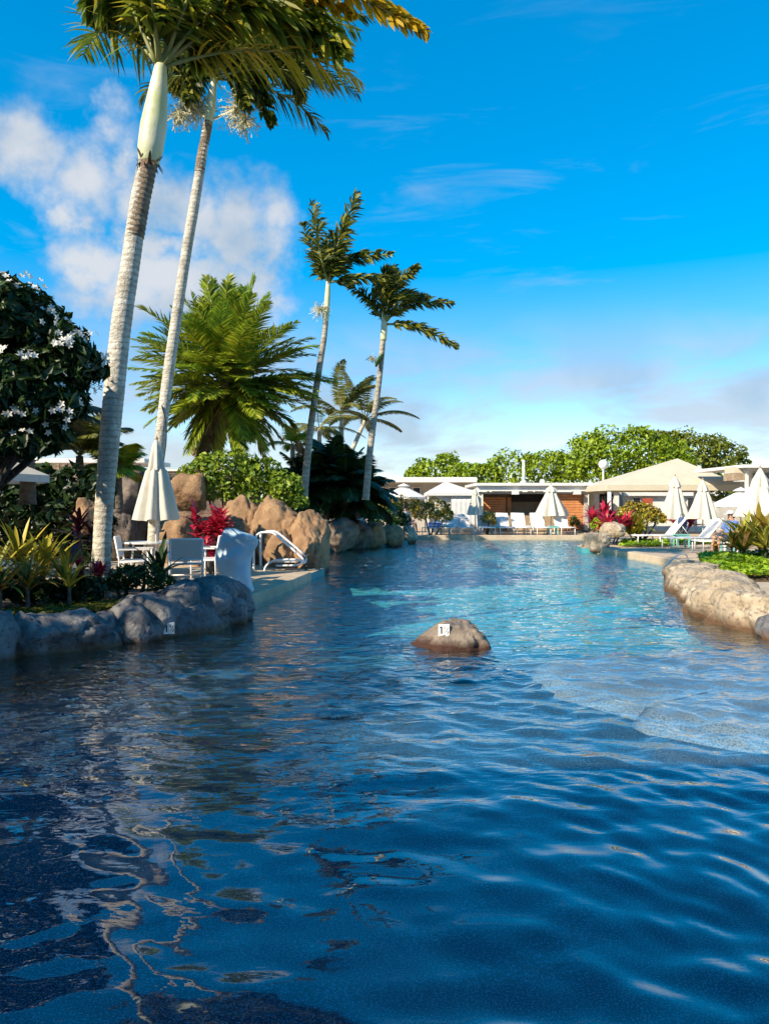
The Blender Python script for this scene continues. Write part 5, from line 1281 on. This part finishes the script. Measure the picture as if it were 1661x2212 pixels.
# ------------------------------------------------------------------ two people in the distance
def seated_person(loc, face, shirt, hat, label):
    r = thing('person', loc, label, 'person'); r.rotation_euler = (0, 0, face)       # facing local -Y, seat height .38
    J = {'pelvis':(0,.05,.46,.135),'waist':(0,.07,.64,.125),'chest':(0,.10,.84,.15),'neck':(0,.10,1.0,.055),'head':(0,.085,1.12,.095),'crown':(0,.09,1.21,.085)}
    E = [('pelvis','waist'),('waist','chest'),('chest','neck'),('neck','head'),('head','crown')]
    for s, n in ((-1,'l'),(1,'r')):
        J.update({n+'hip':(s*.10,.0,.46,.095),n+'knee':(s*.12,-.40,.50,.06),n+'ank':(s*.12,-.46,.10,.04),n+'toe':(s*.13,-.62,.05,.035),
                  n+'sh':(s*.19,.10,.93,.06),n+'elb':(s*.25,.02,.68,.042),n+'wri':(s*.19,-.22,.60,.03),n+'palm':(s*.18,-.28,.60,.032)})
        E += [('pelvis',n+'hip'),(n+'hip',n+'knee'),(n+'knee',n+'ank'),(n+'ank',n+'toe'),('chest',n+'sh'),(n+'sh',n+'elb'),(n+'elb',n+'wri'),(n+'wri',n+'palm')]
        for k in range(5):
            x = s*.18+s*(k-2)*.018; L = (.05,.08,.09,.085,.065)[k]
            J[f'{n}f{k}'] = (x, -.30-L*.55, .60, .010); J[f'{n}g{k}'] = (x, -.30-L, .585, .008); E += [(n+'palm',f'{n}f{k}'),(f'{n}f{k}',f'{n}g{k}')]
    ks = list(J); me = bpy.data.meshes.new('body'); me.from_pydata([J[k][:3] for k in ks], [(ks.index(a), ks.index(b)) for a, b in E], [])
    o = link('body', me, MT['skin'], r)
    sk = o.modifiers.new('skin', 'SKIN'); o.modifiers.new('sub', 'SUBSURF').levels = 1; o.modifiers['sub'].render_levels = 1
    for i, k in enumerate(ks): me.skin_vertices[0].data[i].radius = (J[k][3],)*2; me.skin_vertices[0].data[i].use_root = (k == 'pelvis')
    el = lambda z, rx, ry, cy: [Vector((math.cos(a)*rx, cy+math.sin(a)*ry, z)) for a in [j*.3927 for j in range(16)]]
    obj('shirt', MB().rings([el(.44,.20,.17,.05), el(.64,.185,.15,.07), el(.84,.22,.16,.10), el(.94,.235,.12,.10), el(.99,.10,.09,.10)]), MT[shirt], r, True, org=Vector((0,0,0)))
    for s in (-1, 1): obj('sleeve', MB().tube([(s*.18,.10,.94), (s*.24,.05,.80), (s*.255,.03,.72)], [.085,.075,.07], 10), MT[shirt], r, True, org=Vector((0,0,0)))
    sh = MB()
    for s in (-1, 1): sh.tube([(s*.09,.06,.47), (s*.11,-.2,.49), (s*.12,-.32,.50)], [.125,.11,.095], 10)
    obj('shorts', sh, MT['navy'], r, True, org=Vector((0,0,0)))
    if hat: 
        obj('cap', MB().rings([el(1.17,.115,.125,.085), el(1.23,.11,.12,.085), el(1.275,.07,.08,.09), el(1.285,.01,.01,.09)]).box((0,-.08,1.175), (.15,.14,.015), rx=.15), MT['canvas_white'], r, True, org=Vector((0,0,0)))
    obj('hair', MB().rings([el(1.06,.085,.06,.15), el(1.13,.112,.095,.115), el(1.20,.115,.12,.095), el(1.25,.08,.09,.095), el(1.27,.01,.01,.095)]), MT['hair'], r, True, org=Vector((0,0,0)))
    return r
b = P(1573,1120,22.6); seated_person((b.x, 22.6, .15), R(-75), 'blue', True, 'person in a blue shirt and white cap sitting behind the spiky plants')
b = P(878,1110,34.6); seated_person((b.x, 34.6, .3), R(60), 'canvas_white', False, 'dark haired person in white sitting by the far corner rock')
def stool(loc, label):
    r = thing('stool', loc, label, 'stool', 'stools'); c = Vector(loc)
    obj('seat', MB().box(c+Vector((0,0,.34)), (.44,.44,.05)), MT['white'], r)
    for sx in (-1,1):
        for sy in (-1,1): obj('leg', MB().box(c+Vector((sx*.18,sy*.18,.16)), (.04,.04,.32)), MT['white'], r)
stool((P(1573,1120,22.6).x, 22.62, .15), 'white stool under the person in the blue shirt'); stool((P(878,1110,34.6).x, 34.62, .3), 'white stool under the dark haired person')
